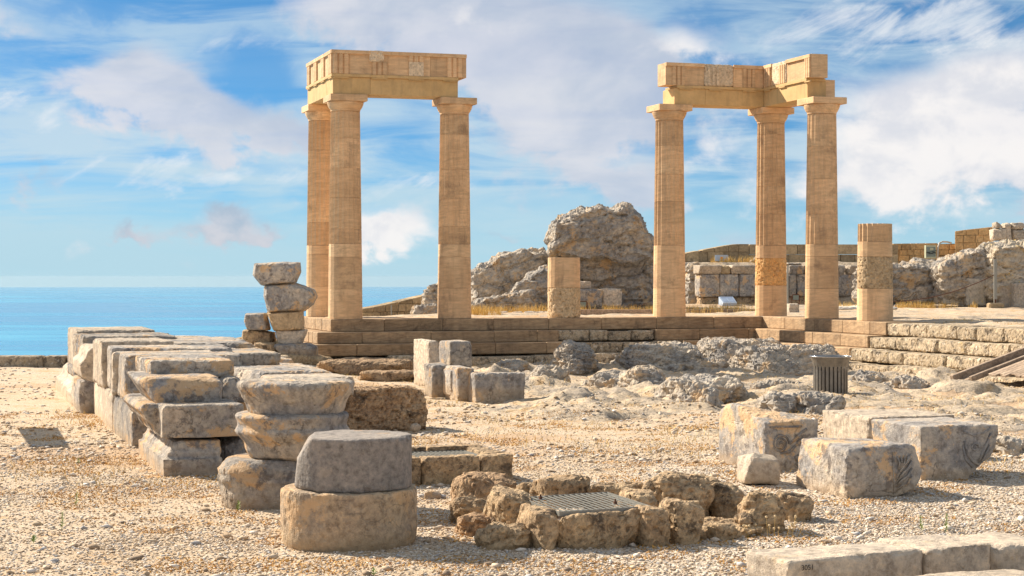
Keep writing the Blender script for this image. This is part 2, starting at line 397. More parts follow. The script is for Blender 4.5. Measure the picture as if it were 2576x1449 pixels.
DK = (0.055, 0.045, 0.038)
M = {}
M['sandstone'] = stone('sandstone', [(.43, .275, .15), (.49, .325, .185), (.54, .38, .225)], 0.8, 3.2, streak=6, con=.45, spots=[((.22, .145, .09), 1.3, .52, .68, .7), ((.60, .48, .34), 7, .64, .69, .4)], bump=.2, grain=70, drip=((.29, .195, .12), .25),
                       strata=dict(col=(.33, .215, .125), amt=.42, tilt=9, z=8, scale=1.1, dist=1.6), tint=.13, gain=1.42)
M['smooth_sandstone'] = stone('smooth_sandstone', [(.46, .30, .135), (.52, .35, .165), (.55, .38, .19)], 0.7, 4, con=.35, bump=.08, grain=80, tint=.05, spots=[((.34, .21, .09), 1.2, .6, .75, .4)], gain=1.1, drip=((.36, .25, .13), .4))
M['pale_patch'] = stone('pale_patch', [(.52, .40, .27), (.62, .50, .36)], 3, 16, spots=[((.20, .12, .06), 7, .60, .66, .7)], bump=.3, gain=1.1)
M['poros'] = stone('poros', [(.36, .26, .15), (.45, .33, .20), (.50, .38, .24)], 2.2, 16, spots=[((.20, .14, .08), 5, .55, .66, .6), ((.60, .50, .36), 9, .60, .70, .6)], bump=.7, grain=45, pit=(38, .8), gain=1.25)
M['orange_poros'] = stone('orange_poros', [(.40, .22, .09), (.52, .30, .12), (.56, .38, .19)], 2.2, 16, spots=[((.20, .10, .05), 5, .55, .66, .6), ((.60, .50, .36), 9, .60, .70, .6)], bump=.8, grain=45, pit=(38, .8))
M['step_stone'] = stone('step_stone', [(.34, .235, .145), (.43, .30, .18), (.48, .35, .22)], 1.1, 5, streak=4, con=.8, spots=[((.085, .06, .042), 1.5, .52, .68, .75)], bump=.2, grain=60,
                       strata=dict(col=(.22, .14, .08), amt=.5, tilt=12, z=6, scale=1.6, dist=1.8), tint=.2, gain=.92, drip=((.13, .09, .06), .3))
M['lichen_step'] = stone('lichen_step', [(.31, .245, .17), (.43, .345, .24), (.52, .43, .31)], 2.5, 18, spots=[((.085, .07, .055), 6, .51, .60, .8), ((.70, .63, .52), 11, .57, .63, .8), ((.42, .29, .10), 4, .60, .68, .5)], bump=.8, grain=50, tint=.14, gain=.98, con=1.2)
M['marble'] = stone('marble', [(.16, .16, .165), (.27, .255, .245), (.41, .36, .30), (.56, .46, .36)], 1.7, 15, con=1.25, spots=[((.58, .38, .20), 2.1, .535, .58, .75), ((.12, .105, .10), 4.5, .55, .62, .75), ((.70, .62, .52), 15, .62, .66, .7), ((.10, .088, .08), 20, .62, .67, .6)],
                    bump=1.0, grain=85, soil=(.46, .33, .20), tint=.18, gain=1.1, cracks=.3)
M['pale_marble'] = stone('pale_marble', [(.34, .30, .255), (.49, .415, .33), (.58, .49, .385)], 1.8, 14, con=1.2, spots=[((.25, .21, .175), 4, .58, .66, .55), ((.55, .40, .24), 2.8, .58, .65, .5), ((.16, .135, .115), 13, .62, .67, .45)], bump=.75, grain=80, soil=(.46, .34, .21), gain=1.02, cracks=.25)
M['dark_drum'] = stone('dark_drum', [(.15, .145, .14), (.21, .19, .175), (.28, .245, .21)], 1.6, 22, spots=[((.36, .30, .24), 4, .60, .68, .5), ((.46, .36, .26), 24, .66, .70, .8), ((.36, .23, .12), 2.2, .6, .66, .5)], bump=.55, grain=90, gain=1.15, con=1.2, cracks=.25)
M['warm_drum'] = stone('warm_drum', [(.22, .185, .155), (.34, .26, .18), (.44, .33, .21)], 1.7, 22, spots=[((.50, .33, .18), 2.2, .54, .60, .7), ((.12, .10, .085), 6, .58, .66, .6), ((.58, .46, .33), 12, .62, .66, .6)], bump=.75, grain=85, soil=(.42, .30, .17), gain=1.2, con=1.2, cracks=.25)
M['conglomerate'] = stone('conglomerate', [(.24, .165, .10), (.36, .26, .16), (.46, .345, .21)], 4.5, 22, spots=[((.045, .036, .03), 6, .52, .62, .8), ((.52, .42, .28), 16, .60, .68, .7), ((.36, .20, .08), 3, .58, .7, .5)], bump=.9, grain=42, pit=(26, 1.0), soil=(.42, .30, .17), gain=1.2, con=1.3)
M['red_conglomerate'] = stone('red_conglomerate', [(.22, .14, .085), (.35, .235, .14), (.42, .30, .185)], 4, 24, spots=[((.06, .042, .03), 5, .55, .64, .8), ((.5, .4, .28), 18, .62, .70, .6)], bump=.9, grain=40, pit=(22, 1.0), gain=1.1, con=1.3)
M['bedrock'] = stone('bedrock', [(.19, .185, .185), (.31, .285, .255), (.43, .375, .305), (.50, .40, .28)], 1.2, 8, con=1.3, spots=[((.54, .37, .20), 1.8, .52, .64, .8), ((.11, .10, .095), 6, .58, .66, .6), ((.62, .58, .53), 14, .62, .70, .5)],
                     bump=.85, grain=26, strata=dict(col=(.21, .20, .195), amt=.4, tilt=24, z=4, scale=3.2, dist=1.4), tint=.10, gain=1.02, cracks=.5)
M['yellow_rock'] = stone('yellow_rock', [(.30, .28, .26), (.40, .35, .28), (.45, .37, .26)], 1.3, 9, spots=[((.52, .34, .04), 1.7, .60, .64, .9), ((.1, .09, .08), 6, .58, .66, .6)], bump=.8, grain=26, gain=1.2)
M['wall_stone'] = stone('wall_stone', [(.26, .19, .12), (.36, .27, .16), (.42, .32, .20)], 1.4, 10, spots=[((.09, .07, .05), 4, .56, .68, .6), ((.45, .33, .20), 3, .56, .68, .6)], bump=.7, grain=30, tint=.24, gain=1.05)
M['orange_wall'] = stone('orange_wall', [(.34, .21, .10), (.44, .28, .13), (.48, .33, .17)], 1.4, 10, spots=[((.12, .08, .05), 4, .58, .68, .6)], bump=.5, grain=30, tint=.22, gain=1.2)
M['paving'] = plain('paving', (.62, .56, .47), .9, 0, .1, 3)
M['galvanised'] = plain('galvanised', (.27, .27, .245), .5, .35, .15, 30)
M['bin_metal'] = plain('bin_metal', (.20, .185, .165), .42, .6, .2, 14)
M['bin_mesh'] = plain('bin_mesh', (.10, .085, .07), .6, .4, .2, 60)
M['steel_rim'] = plain('steel_rim', (.45, .44, .43), .22, .9, .1, 20)
M['rust'] = plain('rust', (.13, .055, .03), .8, .2, .3, 20)
M['sign_blue'] = plain('sign_blue', (.42, .52, .66), .45, .0, .06, 6)
M['sign_print'] = plain('sign_print', (.28, .36, .50), .6, 0, .1, 6)
M['sign_orange'] = plain('sign_orange', (.85, .30, .03), .6, 0, .1, 6)
M['cabinet'] = plain('cabinet', (.40, .42, .30), .5, 0, .06, 5)
M['cabinet_glass'] = plain('cabinet_glass', (.16, .20, .18), .2, 0, .06, 5)
M['black'] = plain('black_cable', (.02, .02, .02), .6, 0, .1, 6)
M['hose'] = plain('hose', (.50, .45, .37), .6, 0, .1, 6)
M['paint_black'] = plain('paint_black', (.02, .02, .022), .8, 0, .2, 60)
M['straw'] = plain('straw', (.62, .42, .13), .8, 0, .3, 9)
M['straw_head'] = plain('straw_head', (.62, .48, .28), .8, 0, .2, 30)
M['green'] = plain('green_leaf', (.16, .24, .035), .7, 0, .3, 30)
M['wood'] = stone('wood', [(.22, .16, .12), (.30, .23, .17), (.36, .28, .21)], 3, 20, bump=.4, grain=60, strata=dict(col=(.13, .095, .07), amt=.6, tilt=0, z=1, scale=9, dist=2), tint=.18, gain=1.2)
# ------------------------------------------------------------------ terrain and sea
def uv_of(X, Y):                     # stoa coordinates relative to the left corner column
    dx = X - colA.x; dy = Y - colA.y
    return dx * U.x + dy * U.y, dx * V.x + dy * V.y
aD = 2.84 + 3 * SP
_c0 = G(958, 1226); _g1 = P(1406, 1291, 11.60)
PITS = [(_g1.x, _g1.y, R(19), .64, .76), (_c0.x + math.cos(R(20)) * .2 - math.sin(R(20)) * .2, _c0.y + math.sin(R(20)) * .2 + math.cos(R(20)) * .2, R(20), .78, .58)]
def terrain():
    xs = np.concatenate([-14 - np.cumsum(0.06 * 1.12 ** np.arange(62))[::-1], np.arange(-14, 14.001, 0.055), 14 + np.cumsum(0.06 * 1.12 ** np.arange(62))])
    ys = [9.0]
    while ys[-1] < 62: ys.append(ys[-1] + max(0.0036 * ys[-1], 0.03))
    ys = np.array(ys); ys = np.concatenate([9 - np.cumsum(0.05 * 1.13 ** np.arange(48))[::-1], ys, ys[-1] + np.cumsum(0.25 * 1.1 ** np.arange(50))])
    X, Y = np.meshgrid(xs, ys); sh = X.shape; X = X.ravel(); Y = Y.ravel(); Z0 = np.zeros_like(X)
    p = np.stack([X, Y, Z0], 1)
    low = low_ground(X, Y)
    a, b = uv_of(X, Y)
    # upper terrace behind the steps: inside the left edge, behind the front flight or right of the wing flight
    inside_front = np.minimum(a + .45, b + .45)
    inside_wing = a - (aD - .45)
    t = ss(np.maximum(inside_front, inside_wing), 0.0, 0.35)
    up = 0.66 + 0.08 * ss(b, 4, 16) - .6 * ss(-X, 2.0, 3.6) * ss(Y, 50, 54) + 1.50 * ss(Y, 65.6, 66.8) * ss(X, 5.0, 6.2)
    # bedrock field in the middle of the court
    n0 = fbm(p, 3.2, 4, 5)
    rockm = ss(Y + .25 * X, 21, 25) * ss(X + .12 * (Y - 22), -1.0, 1.2) * ss(46.0 - Y, 0, 2)
    rockm = rockm * ss(n0, -0.5, -0.05)
    rid = fbm(np.stack([X * .8 + Y * .35, Y, Z0], 1), 1.5, 6, 31, 0.55, True)
    tq = fbm(p, 1.3, 5, 77, .55) * 6; ter = (np.floor(tq) + ss(tq - np.floor(tq), .82, 1.0)) / 6
    bump = rockm * (0.15 * (rid - .15) + 0.24 * ter + 0.10 * ss(fbm(p, 2.4, 3, 12), .05, .4))
    sel = np.where(rockm > .02)[0]
    pr = np.stack([X[sel] * .9 + Y[sel] * .25, Y[sel] * .85, Z0[sel]], 1); pr[:, :2] += .35 * np.stack([fbm(pr, .8, 3, 201), fbm(pr, .8, 3, 202)], 1)
    f1, f2, cid = worley(pr, 1.25, 40); g1, g2, c2 = worley(pr, .42, 50)
    keep = ss(fbm(pr, 3.0, 3, 99), -.25, .25)
    bb = (.27 * np.clip(cid, -.3, 1) * np.clip((f2 - f1) * 4, 0, 1) + .06 * c2 * np.clip((g2 - g1) * 5, 0, 1) - .05 * np.clip(1 - (f2 - f1) * 6, 0, 1) + .05 * fbm(pr, .35, 4, 61, .6, True)) * keep
    bump[sel] += bb * rockm[sel] * .9
    bump -= 0.07 * rockm
    for (gx, gy, th_, w_, d_) in PITS:
        lx_ = (X - gx) * math.cos(th_) + (Y - gy) * math.sin(th_); ly_ = -(X - gx) * math.sin(th_) + (Y - gy) * math.cos(th_)
        bump = bump - .7 * ((lx_ > .06) & (lx_ < w_ - .06) & (ly_ > .03) & (ly_ < d_ - .03))
    fine = 0.010 * fbm(p, 0.35, 4, 51) + 0.020 * fbm(p, 1.6, 3, 52) + 0.006 * fbm(p, 0.09, 3, 57)
    ridge2 = ss(fbm(np.stack([X * .6, Y * 1.2, Z0], 1), 1.7, 4, 66), .08, .4) * ss(Y, 14.5, 19) * ss(X, -.8, 1.2) * 0.085
    fine = fine + ridge2 * (0.5 + fbm(p, .22, 4, 68))
    upr = 0.05 * ss(fbm(p, 2.0, 4, 90, .5, True), .1, .5) * (1 - ss(-b - 0.8, 0, 0.3) * 0) * ss(np.minimum(np.abs(a - aD + .4), np.abs(b + .4)), .5, 2)
    z = (low + bump + fine) * (1 - t) + (up + upr + fine * .5) * t
    # the plateau ends: cliffs on the left and behind
    edge = np.where(a < -1.0, np.maximum(Y - 39.2 - 3.3 * ss(X, -9, -6.2), 0), 0)
    edge = np.maximum(edge, np.where((a < 0.8), np.maximum(-1.2 - a, 0) * (b > -0.6) * 1.0 * np.minimum(np.maximum(b + .6, 0), 1), 0))
    edge = np.maximum(edge, np.where(Y > 47.6, np.maximum(-5.3 - X, 0) * np.clip(Y - 47.6, 0, 1), 0))
    edge = np.maximum(edge, np.maximum(Y - 86, 0))
    edge = np.maximum(edge, np.maximum(-X - 34, 0))
    z = z - np.minimum(edge * 2.2, 140) - 3 * ss(edge, 0.0, 1.2)
    ng = np.clip(ss(bump, -.045, .03) * rockm * 1.5 + 0 * rid + t * ss(fbm(p, 1.3, 4, 91), -.1, .2) * .8 + ss(edge, 0, .5), 0, 1)
    gravel = np.clip(ss(X - .22 * (Y - 11), -0.9, .7) * (0.85 + 0.5 * fbm(p, 0.9, 4, 23)) * (1 - ss(Y, 15, 21) * .75), 0, 1)
    dirt = ss(fbm(p, 1.5, 4, 41), .05, .45) * ss(Y, 14.5, 17)
    ng = np.clip(ng + .75 * ss(ridge2, .02, .06) * (1 - t), 0, 1)
    m, n = sh
    idx = np.arange(m * n).reshape(m, n)
    q = np.stack([idx[:-1, :-1], idx[:-1, 1:], idx[1:, 1:], idx[1:, :-1]], -1).reshape(-1, 4)
    me = bpy.data.meshes.new('ground'); me.vertices.add(m * n); me.loops.add(q.size); me.polygons.add(len(q))
    me.vertices.foreach_set('co', np.stack([X, Y, z], 1).astype(np.float32).ravel())
    me.loops.foreach_set('vertex_index', q.ravel().astype(np.int32))
    me.polygons.foreach_set('loop_start', np.arange(0, q.size, 4, dtype=np.int32)); me.update(calc_edges=True)
    me.polygons.foreach_set('use_smooth', [True] * len(me.polygons))
    for nm, arr in (('rock', ng), ('gravel', gravel), ('dirt', dirt)):
        at = me.attributes.new(nm, 'FLOAT', 'POINT'); at.data.foreach_set('value', arr.astype(np.float32))
    return me, (xs, ys, z.reshape(sh))
def ground_mat():
    m = bpy.data.materials.new('ground'); m.use_nodes = True; t = NT(m.node_tree)
    g = t.n('ShaderNodeNewGeometry'); p = g.outputs['Position']
    A = lambda n: t.n('ShaderNodeAttribute', attribute_name=n).outputs['Fac']
    rock, grav, dirt = A('rock'), A('gravel'), A('dirt')
    n1 = t.noise(p, 1.1, 6, 0.6, .4); n2 = t.noise(p, 9, 6, 0.65); n3 = t.noise(p, 34, 5, 0.7)
    sand = t.ramp(n1, [(.3, (.42, .30, .175)), (.5, (.49, .375, .245)), (.7, (.52, .43, .32))])
    v = t.n('ShaderNodeTexVoronoi'); v.inputs['Scale'].default_value = 42; t.nt.links.new(p, v.inputs['Vector'])
    v2 = t.n('ShaderNodeTexVoronoi'); v2.inputs['Scale'].default_value = 95; t.nt.links.new(p, v2.inputs['Vector'])
    peb = t.ramp(t.n('ShaderNodeSeparateColor', i_0=v.outputs['Color']).outputs[0], [(0, (.25, .20, .16)), (.3, (.50, .40, .29)), (.6, (.60, .52, .42)), (1, (.72, .67, .60))])
    peb2 = t.ramp(t.n('ShaderNodeSeparateColor', i_0=v2.outputs['Color']).outputs[0], [(0, (.20, .145, .10)), (.3, (.42, .32, .22)), (.65, (.56, .47, .37)), (1, (.74, .68, .60))])
    c = t.mix(t.step(n2, .38, .62, .15, .75), sand, peb2)
    c = t.mix(t.m('MULTIPLY', t.step(t.noise(p, 2.6, 5, .6, .3), .52, .66), .55), c, (.44, .235, .06))   # dry weed litter
    gr = t.mix(t.step(n2, .45, .7, .1, .6), peb, (.50, .40, .29))
    c = t.mix(t.step(grav, .3, .75, 0.1, .95), c, gr)
    c = t.mix(t.m('MULTIPLY', dirt, .5), c, (.42, .26, .14))
    rk = t.ramp(t.noise(p, 1.6, 7, .65, .6), [(.3, (.25, .225, .20)), (.43, (.38, .32, .25)), (.55, (.49, .40, .29)), (.68, (.50, .34, .18))])
    rk = t.mix(1.0, rk, t.ramp(n2, [(.25, (.55, .54, .54)), (.5, (1, 1, 1)), (.75, (1.25, 1.22, 1.18))]), 'MULTIPLY')
    rk = t.mix(t.m('MULTIPLY', t.step(t.noise(p, 6, 6, .7), .56, .64), .6), rk, (.12, .11, .10))
    rf = t.step(t.m('ADD', rock, t.m('MULTIPLY', t.m('SUBTRACT', n2, .5), .9)), .35, .6)
    c = t.mix(rf, c, rk)
    c = t.mix(1.0, c, t.ramp(n3, [(.28, (.55, .53, .52)), (.5, (1, 1, 1)), (.72, (1.30, 1.27, 1.22))]), 'MULTIPLY')
    h = t.m('ADD', t.m('MULTIPLY', n3, .7), t.m('ADD', t.m('MULTIPLY', v.outputs['Distance'], t.m('MULTIPLY', grav, -.9)), t.m('MULTIPLY', n2, t.m('MULTIPLY_ADD', rf, 1.6, .5))))
    bs = t.n('ShaderNodeBsdfPrincipled', i_0=c); bs.inputs['Roughness'].default_value = .95; bs.inputs['Specular IOR Level'].default_value = .2
    b = t.n('ShaderNodeBump', i_Height=h); b.inputs['Strength'].default_value = .7; b.inputs['Distance'].default_value = .022
    t.nt.links.new(b.outputs[0], bs.inputs['Normal']); t.n('ShaderNodeOutputMaterial', i_0=bs.outputs[0]); return m
_g, (TX, TY, TZ) = terrain()
link('ground', _g, ground_mat(), kind='structure')
def tz(x, y):                         # real terrain height at a point
    i = int(np.clip(np.searchsorted(TX, x) - 1, 0, len(TX) - 2)); j = int(np.clip(np.searchsorted(TY, y) - 1, 0, len(TY) - 2))
    fx = (x - TX[i]) / (TX[i + 1] - TX[i]); fy = (y - TY[j]) / (TY[j + 1] - TY[j])
    return float(TZ[j, i] * (1 - fx) * (1 - fy) + TZ[j, i + 1] * fx * (1 - fy) + TZ[j + 1, i] * (1 - fx) * fy + TZ[j + 1, i + 1] * fx * fy)
def sea():
    rr = [60, 150, 400, 900] + list(np.linspace(1500, 42000, 90)); n = 160; co = []; fa = []
    for r in rr:
        for k in range(n):
            a = 2 * math.pi * k / n; co.append((r * math.sin(a), r * math.cos(a), -95 - r * r / (2 * 6371000.0)))
    for j in range(len(rr) - 1):
        for k in range(n):
            k2 = (k + 1) % n; fa.append((j * n + k, (j + 1) * n + k, (j + 1) * n + k2, j * n + k2))
    me = new_mesh('sea', co, fa, True)
    m = bpy.data.materials.new('sea'); m.use_nodes = True; t = NT(m.node_tree)
    g = t.n('ShaderNodeNewGeometry'); p = g.outputs['Position']
    # wind lanes: long bands of smoother and rougher water
    lane = t.noise(t.vm('MULTIPLY', p, (1 / 2600., 1 / 900., 1)), 1.0, 6, .6, .8)
    lane2 = t.noise(t.vm('MULTIPLY', p, (1 / 700., 1 / 160., 1)), 1.0, 6, .6, .8)
    l = t.m('ADD', t.m('MULTIPLY', lane, .6), t.m('MULTIPLY', lane2, .4))
    c = t.mix(t.step(l, .40, .62), (.02, .20, .40), (.075, .34, .52))
    bs = t.n('ShaderNodeBsdfPrincipled', i_0=c); t.nt.links.new(t.step(l, .4, .62, .18, .38), bs.inputs['Roughness'])
    bs.inputs['IOR'].default_value = 1.33; bs.inputs['Specular IOR Level'].default_value = .42
    t.n('ShaderNodeOutputMaterial', i_0=bs.outputs[0])
    link('sea', me, m, kind='structure')
sea()

# ------------------------------------------------------------------ stoa: steps
def sub(name, shape, mat, parent, loc=(0, 0, 0), rz=0.0, smooth=False, label=None):
    o = link(name, new_mesh(name, *shape, smooth=smooth) if isinstance(shape, tuple) else shape, mat, parent, loc, rz, label)
    return o
rnd = random.Random(3)
E0, TR = 0.47, 0.42; TOPS = [STY, 0.385, 0.10, -0.18, -0.50]      # tread edges and heights of the courses
def course(root, a0, a1, e, ztop, zbot, lens, mat, depth=0.62, old=False, name='step_block', wav=0.0, skip=None):
    """a run of stones along local x from a0 to a1, faces at local y = -e"""
    a = a0; i = 0
    while a < a1 - 0.05:
        L = lens[i % len(lens)] * rnd.uniform(.92, 1.08); i += 1
        b = min(a + L, a1)
        if a1 - b < .35: b = a1
        j = rnd.uniform(-.006, .006)
        if old:
            o = rocky(cbox(a + .006, -e + rnd.uniform(-.02, .03), zbot + .004, b - .006, -e + depth, ztop + rnd.uniform(-wav, wav * .3), .01), .034, .012, .22, .22, 1, pits=.016)
            sub(name, o, M[mat], root)
        else:
            sub(name, cbox(a + .0025, -e + j, zbot + .003, b - .0025, -e + depth, ztop + j * .5, .016), M[mat], root)
        a = b
def steps():
    L = aD + 0.0
    fr = thing('front_steps', 'long flight of brown stone steps carrying the columns, facing the court', 'steps', (colA.x, colA.y, 0), TH)
    x1 = L - E0
    e1, e2, e3 = E0 + TR, E0 + 2 * TR, E0 + 3 * TR
    course(fr, -E0, x1, E0, TOPS[0], TOPS[1], [1.42, 1.55, 1.3, 1.62, 1.5], 'step_stone', 1.1)
    course(fr, -e1, 5.35, e1, TOPS[1], TOPS[2], [1.1, 1.75, 1.6], 'step_stone')
    course(fr, 5.36, 8.0, e1 - .04, TOPS[1] - .008, TOPS[2] + .002, [.8, .5, .65, .55], 'lichen_step', .5, True, wav=.04)
    course(fr, 8.02, x1 - TR + .45, e1, TOPS[1], TOPS[2], [1.2, 1.4], 'step_stone')
    course(fr, -e2, 5.5, e2, TOPS[2], TOPS[3], [1.3, 1.9, 1.5], 'step_stone')
    course(fr, 5.52, 8.6, e2 - .03, TOPS[2] - .006, TOPS[3], [1.35, .9, .8], 'lichen_step', .6, True, wav=.03)
    course(fr, 8.62, x1 - TR + .2, e2, TOPS[2], TOPS[3], [1.6, 1.3], 'step_stone')
    course(fr, -.5, 8.5, e3 - .08, TOPS[3] - .006, TOPS[4], [1.2, 1.9, 1.7], 'lichen_step', .6, True, wav=.05)
    course(fr, -E0 + .4, x1, E0 - 1.05, TOPS[0] - .01, TOPS[0] - .28, [1.3, 1.2, 1.5], 'step_stone', .9)     # second row of paving slabs
    # left return of the flight
    sd = thing('side_steps', 'short lit left side of the stepped platform, running back from its corner', 'steps', (colA.x, colA.y, 0), TH + R(-90))
    # local x points to -V here: run x from -3.6 .. so that faces lie on -U
    for e, zt, zb, x0 in ((E0, TOPS[0], TOPS[1], E0 - 1.12), (e1, TOPS[1], TOPS[2], e1 - .64), (e2, TOPS[2], TOPS[3], e2 - .64)):
        course(sd, -3.5, x0 - .004, e, zt, zb, [1.2, .9], 'step_stone', .62, name='step_block')
    # wing flight
    wg = thing('wing_steps', 'flight of old lichen covered steps running towards the viewer on the right', 'steps', (colD.x, colD.y, 0), TH + R(-90))
    x0 = -.15
    W = 17.5
    course(wg, E0 + .003, 7.1, E0, TOPS[0], TOPS[1], [1.35, 1.6, 1.5, 1.4], 'step_stone', 1.1)
    course(wg, 7.1, W, E0, TOPS[0] - .005, TOPS[1], [1.05, .8, 1.2, .7], 'lichen_step', 1.0, True, wav=.02)
    course(wg, E0 + TR + .003, 7.0, e1, TOPS[1], TOPS[2], [1.5, 1.7], 'step_stone')
    course(wg, 7.0, W, e1, TOPS[1], TOPS[2], [1.2, .9, .8], 'lichen_step', .6, True, wav=.03)
    course(wg, e2 + .003, 6.9, e2, TOPS[2], TOPS[3], [1.6, 1.5], 'step_stone')
    course(wg, 6.9, W, e2, TOPS[2], TOPS[3], [1.1, 1.3, .8], 'lichen_step', .6, True, wav=.03)
    course(wg, 5.2, W, e3, TOPS[3], TOPS[4] - .1, [1.0, 1.25, .8, 1.1], 'lichen_step', .6, True, wav=.05)
steps()

# ------------------------------------------------------------------ stoa: columns
RB, RT, HC = 0.432, 0.368, 5.6
def rad(z): return RB + (RT - RB) * (z / 5.2) ** 1.15
def flute(a, z):
    k = (a / (2 * math.pi) * 20) % 1.0
    return 1 - 0.085 * math.sin(math.pi * k) ** 0.75
def drum(z0, z1, fluted):
    c = .005; seg = 3
    zs = [z0 + .002, z0 + .002 + c] + [z0 + (z1 - z0) * i / seg for i in range(1, seg)] + [z1 - .002 - c, z1 - .002]
    rs = [rad(z) - (c if i in (0, len(zs) - 1) else 0) for i, z in enumerate(zs)]
    if fluted: return lathe(list(zip(rs, zs)), 120, True, flute)
    return lathe(list(zip(rs, zs)), 20, True)
def column(base, label, joints, ftop, rough=None, top=HC, capital=True, mats=None):
    root = thing('column', label, 'column', base, TH, 'columns standing on the steps')
    zs = [0] + joints + ([5.19] if capital else [top])
    for i in range(len(zs) - 1):
        z0, z1 = zs[i], zs[i + 1]; fl = z0 >= ftop - .02
        if rough and i in rough:
            prof = [(rad(z0) * .985, z0 - .012), (rad(z0), z0 + .03), (rad(z1) * 1.0, z1 - .03), (rad(z1) * .98, z1 + .012)]
            me = rocky(lathe(prof, 20), .026, .018, .12, .3, 1, pits=.03); sub('drum', me, M['orange_poros' if base is colD else 'poros'], root, label='rough pitted original drum')
        else:
            sub('drum', drum(z0, z1, fl), M['sandstone'], root)
    if capital:
        pr = [(rad(5.19) - .003, 5.192), (.372, 5.2), (.374, 5.235), (.384, 5.24), (.386, 5.255), (.398, 5.26), (.435, 5.33), (.456, 5.39), (.460, 5.415), (.452, 5.43)]
        sub('echinus', lathe(pr, 64), M['sandstone'], root, smooth=False)
        sub('abacus', cbox(-.468, -.468, 5.432, .468, .468, 5.598, .008), M['sandstone'], root)
    return root
def jy(base, ys): s = F / base.y; return [((HY - y) / s + EYE - STY) for y in ys]
column(colA, 'front corner column of the left group, nearest of its three columns', jy(colA, [727, 647, 614, 577, 498, 424, 350]), jy(colA, [614])[0])
column(colA2, 'column half hidden behind the front corner column of the left group', jy(colA2, [720, 640, 618, 560, 480, 380]), jy(colA2, [618])[0])
column(colB, 'right column of the left group, with a pale band above its lower third', jy(colB, [725, 647, 615, 571, 502, 428, 340]), jy(colB, [615])[0])
column(colC, 'left column of the right group, next to the great boulder', jy(colC, [725, 618, 562, 508, 440, 368]), jy(colC, [618])[0])
column(colD, 'middle column of the right group, with one rough orange drum low down', jy(colD, [718, 650, 618, 540, 470, 400, 340]), jy(colD, [618])[0], rough=[1])
column(colE, 'right column of the right group, tallest looking and nearest the viewer', jy(colE, [726, 646, 615, 540, 452, 370]), jy(colE, [615])[0])
column(colS, 'low broken column stump of two drums between the two groups', jy(colS, [723.5]), 9, rough=[0], top=jy(colS, [648])[0], capital=False)
column(colF, 'broken column of four drums standing alone at the right', jy(colF, [726, 646, 608]), jy(colF, [608])[0], rough=[1], top=jy(colF, [563])[0], capital=False)

# ------------------------------------------------------------------ stoa: entablatures
ZA = 5.6 + STY            # top of the abaci
def triglyph(root, a, wid, y, z0, h, flip, mat='sandstone'):
    """three upright bars with grooves, standing proud of local plane y (towards -y)"""
    w = wid; d = .045 * flip; g = w / 3
    pr = [(a, y), (a + .02, y - d), (a + g - .028, y - d), (a + g, y - d * .1), (a + g + .028, y - d), (a + 2 * g - .028, y - d), (a + 2 * g, y - d * .1), (a + 2 * g + .028, y - d), (a + w - .02, y - d), (a + w, y)]
    n = len(pr); co = [(x, yy, z0) for x, yy in pr] + [(x, yy, z0 + h) for x, yy in pr]
    fa = [(i, (i + 1) % n, (i + 1) % n + n, i + n) for i in range(n)] + [tuple(range(n))[::-1], tuple(range(n, 2 * n))]
    sub('triglyph', fix((co, fa)), M[mat], root)
def regula(root, a, w, y, z, flip):
    parts = [cbox(a, min(y, y - .04 * flip), z - .03, a + w, max(y, y - .04 * flip), z, .003)]
    for k in range(6):
        x = a + w * (k + .5) / 6
        yy = y - .022 * flip
        parts.append(([(x - .016, yy - .015, z - .045), (x + .016, yy - .015, z - .045), (x + .016, yy + .015, z - .045), (x - .016, yy + .015, z - .045), (x - .013, yy - .012, z - .03), (x + .013, yy - .012, z - .03), (x + .013, yy + .012, z - .03), (x - .013, yy + .012, z - .03)],
                      [(3, 2, 1, 0), (4, 5, 6, 7), (0, 1, 5, 4), (1, 2, 6, 5), (2, 3, 7, 6), (3, 0, 4, 7)]))
    sub('regula', join(*parts), M['smooth_sandstone'], root)
z1 = 0.425; zt = 0.50; zf = 1.09   # architrave height, top of taenia, top of frieze
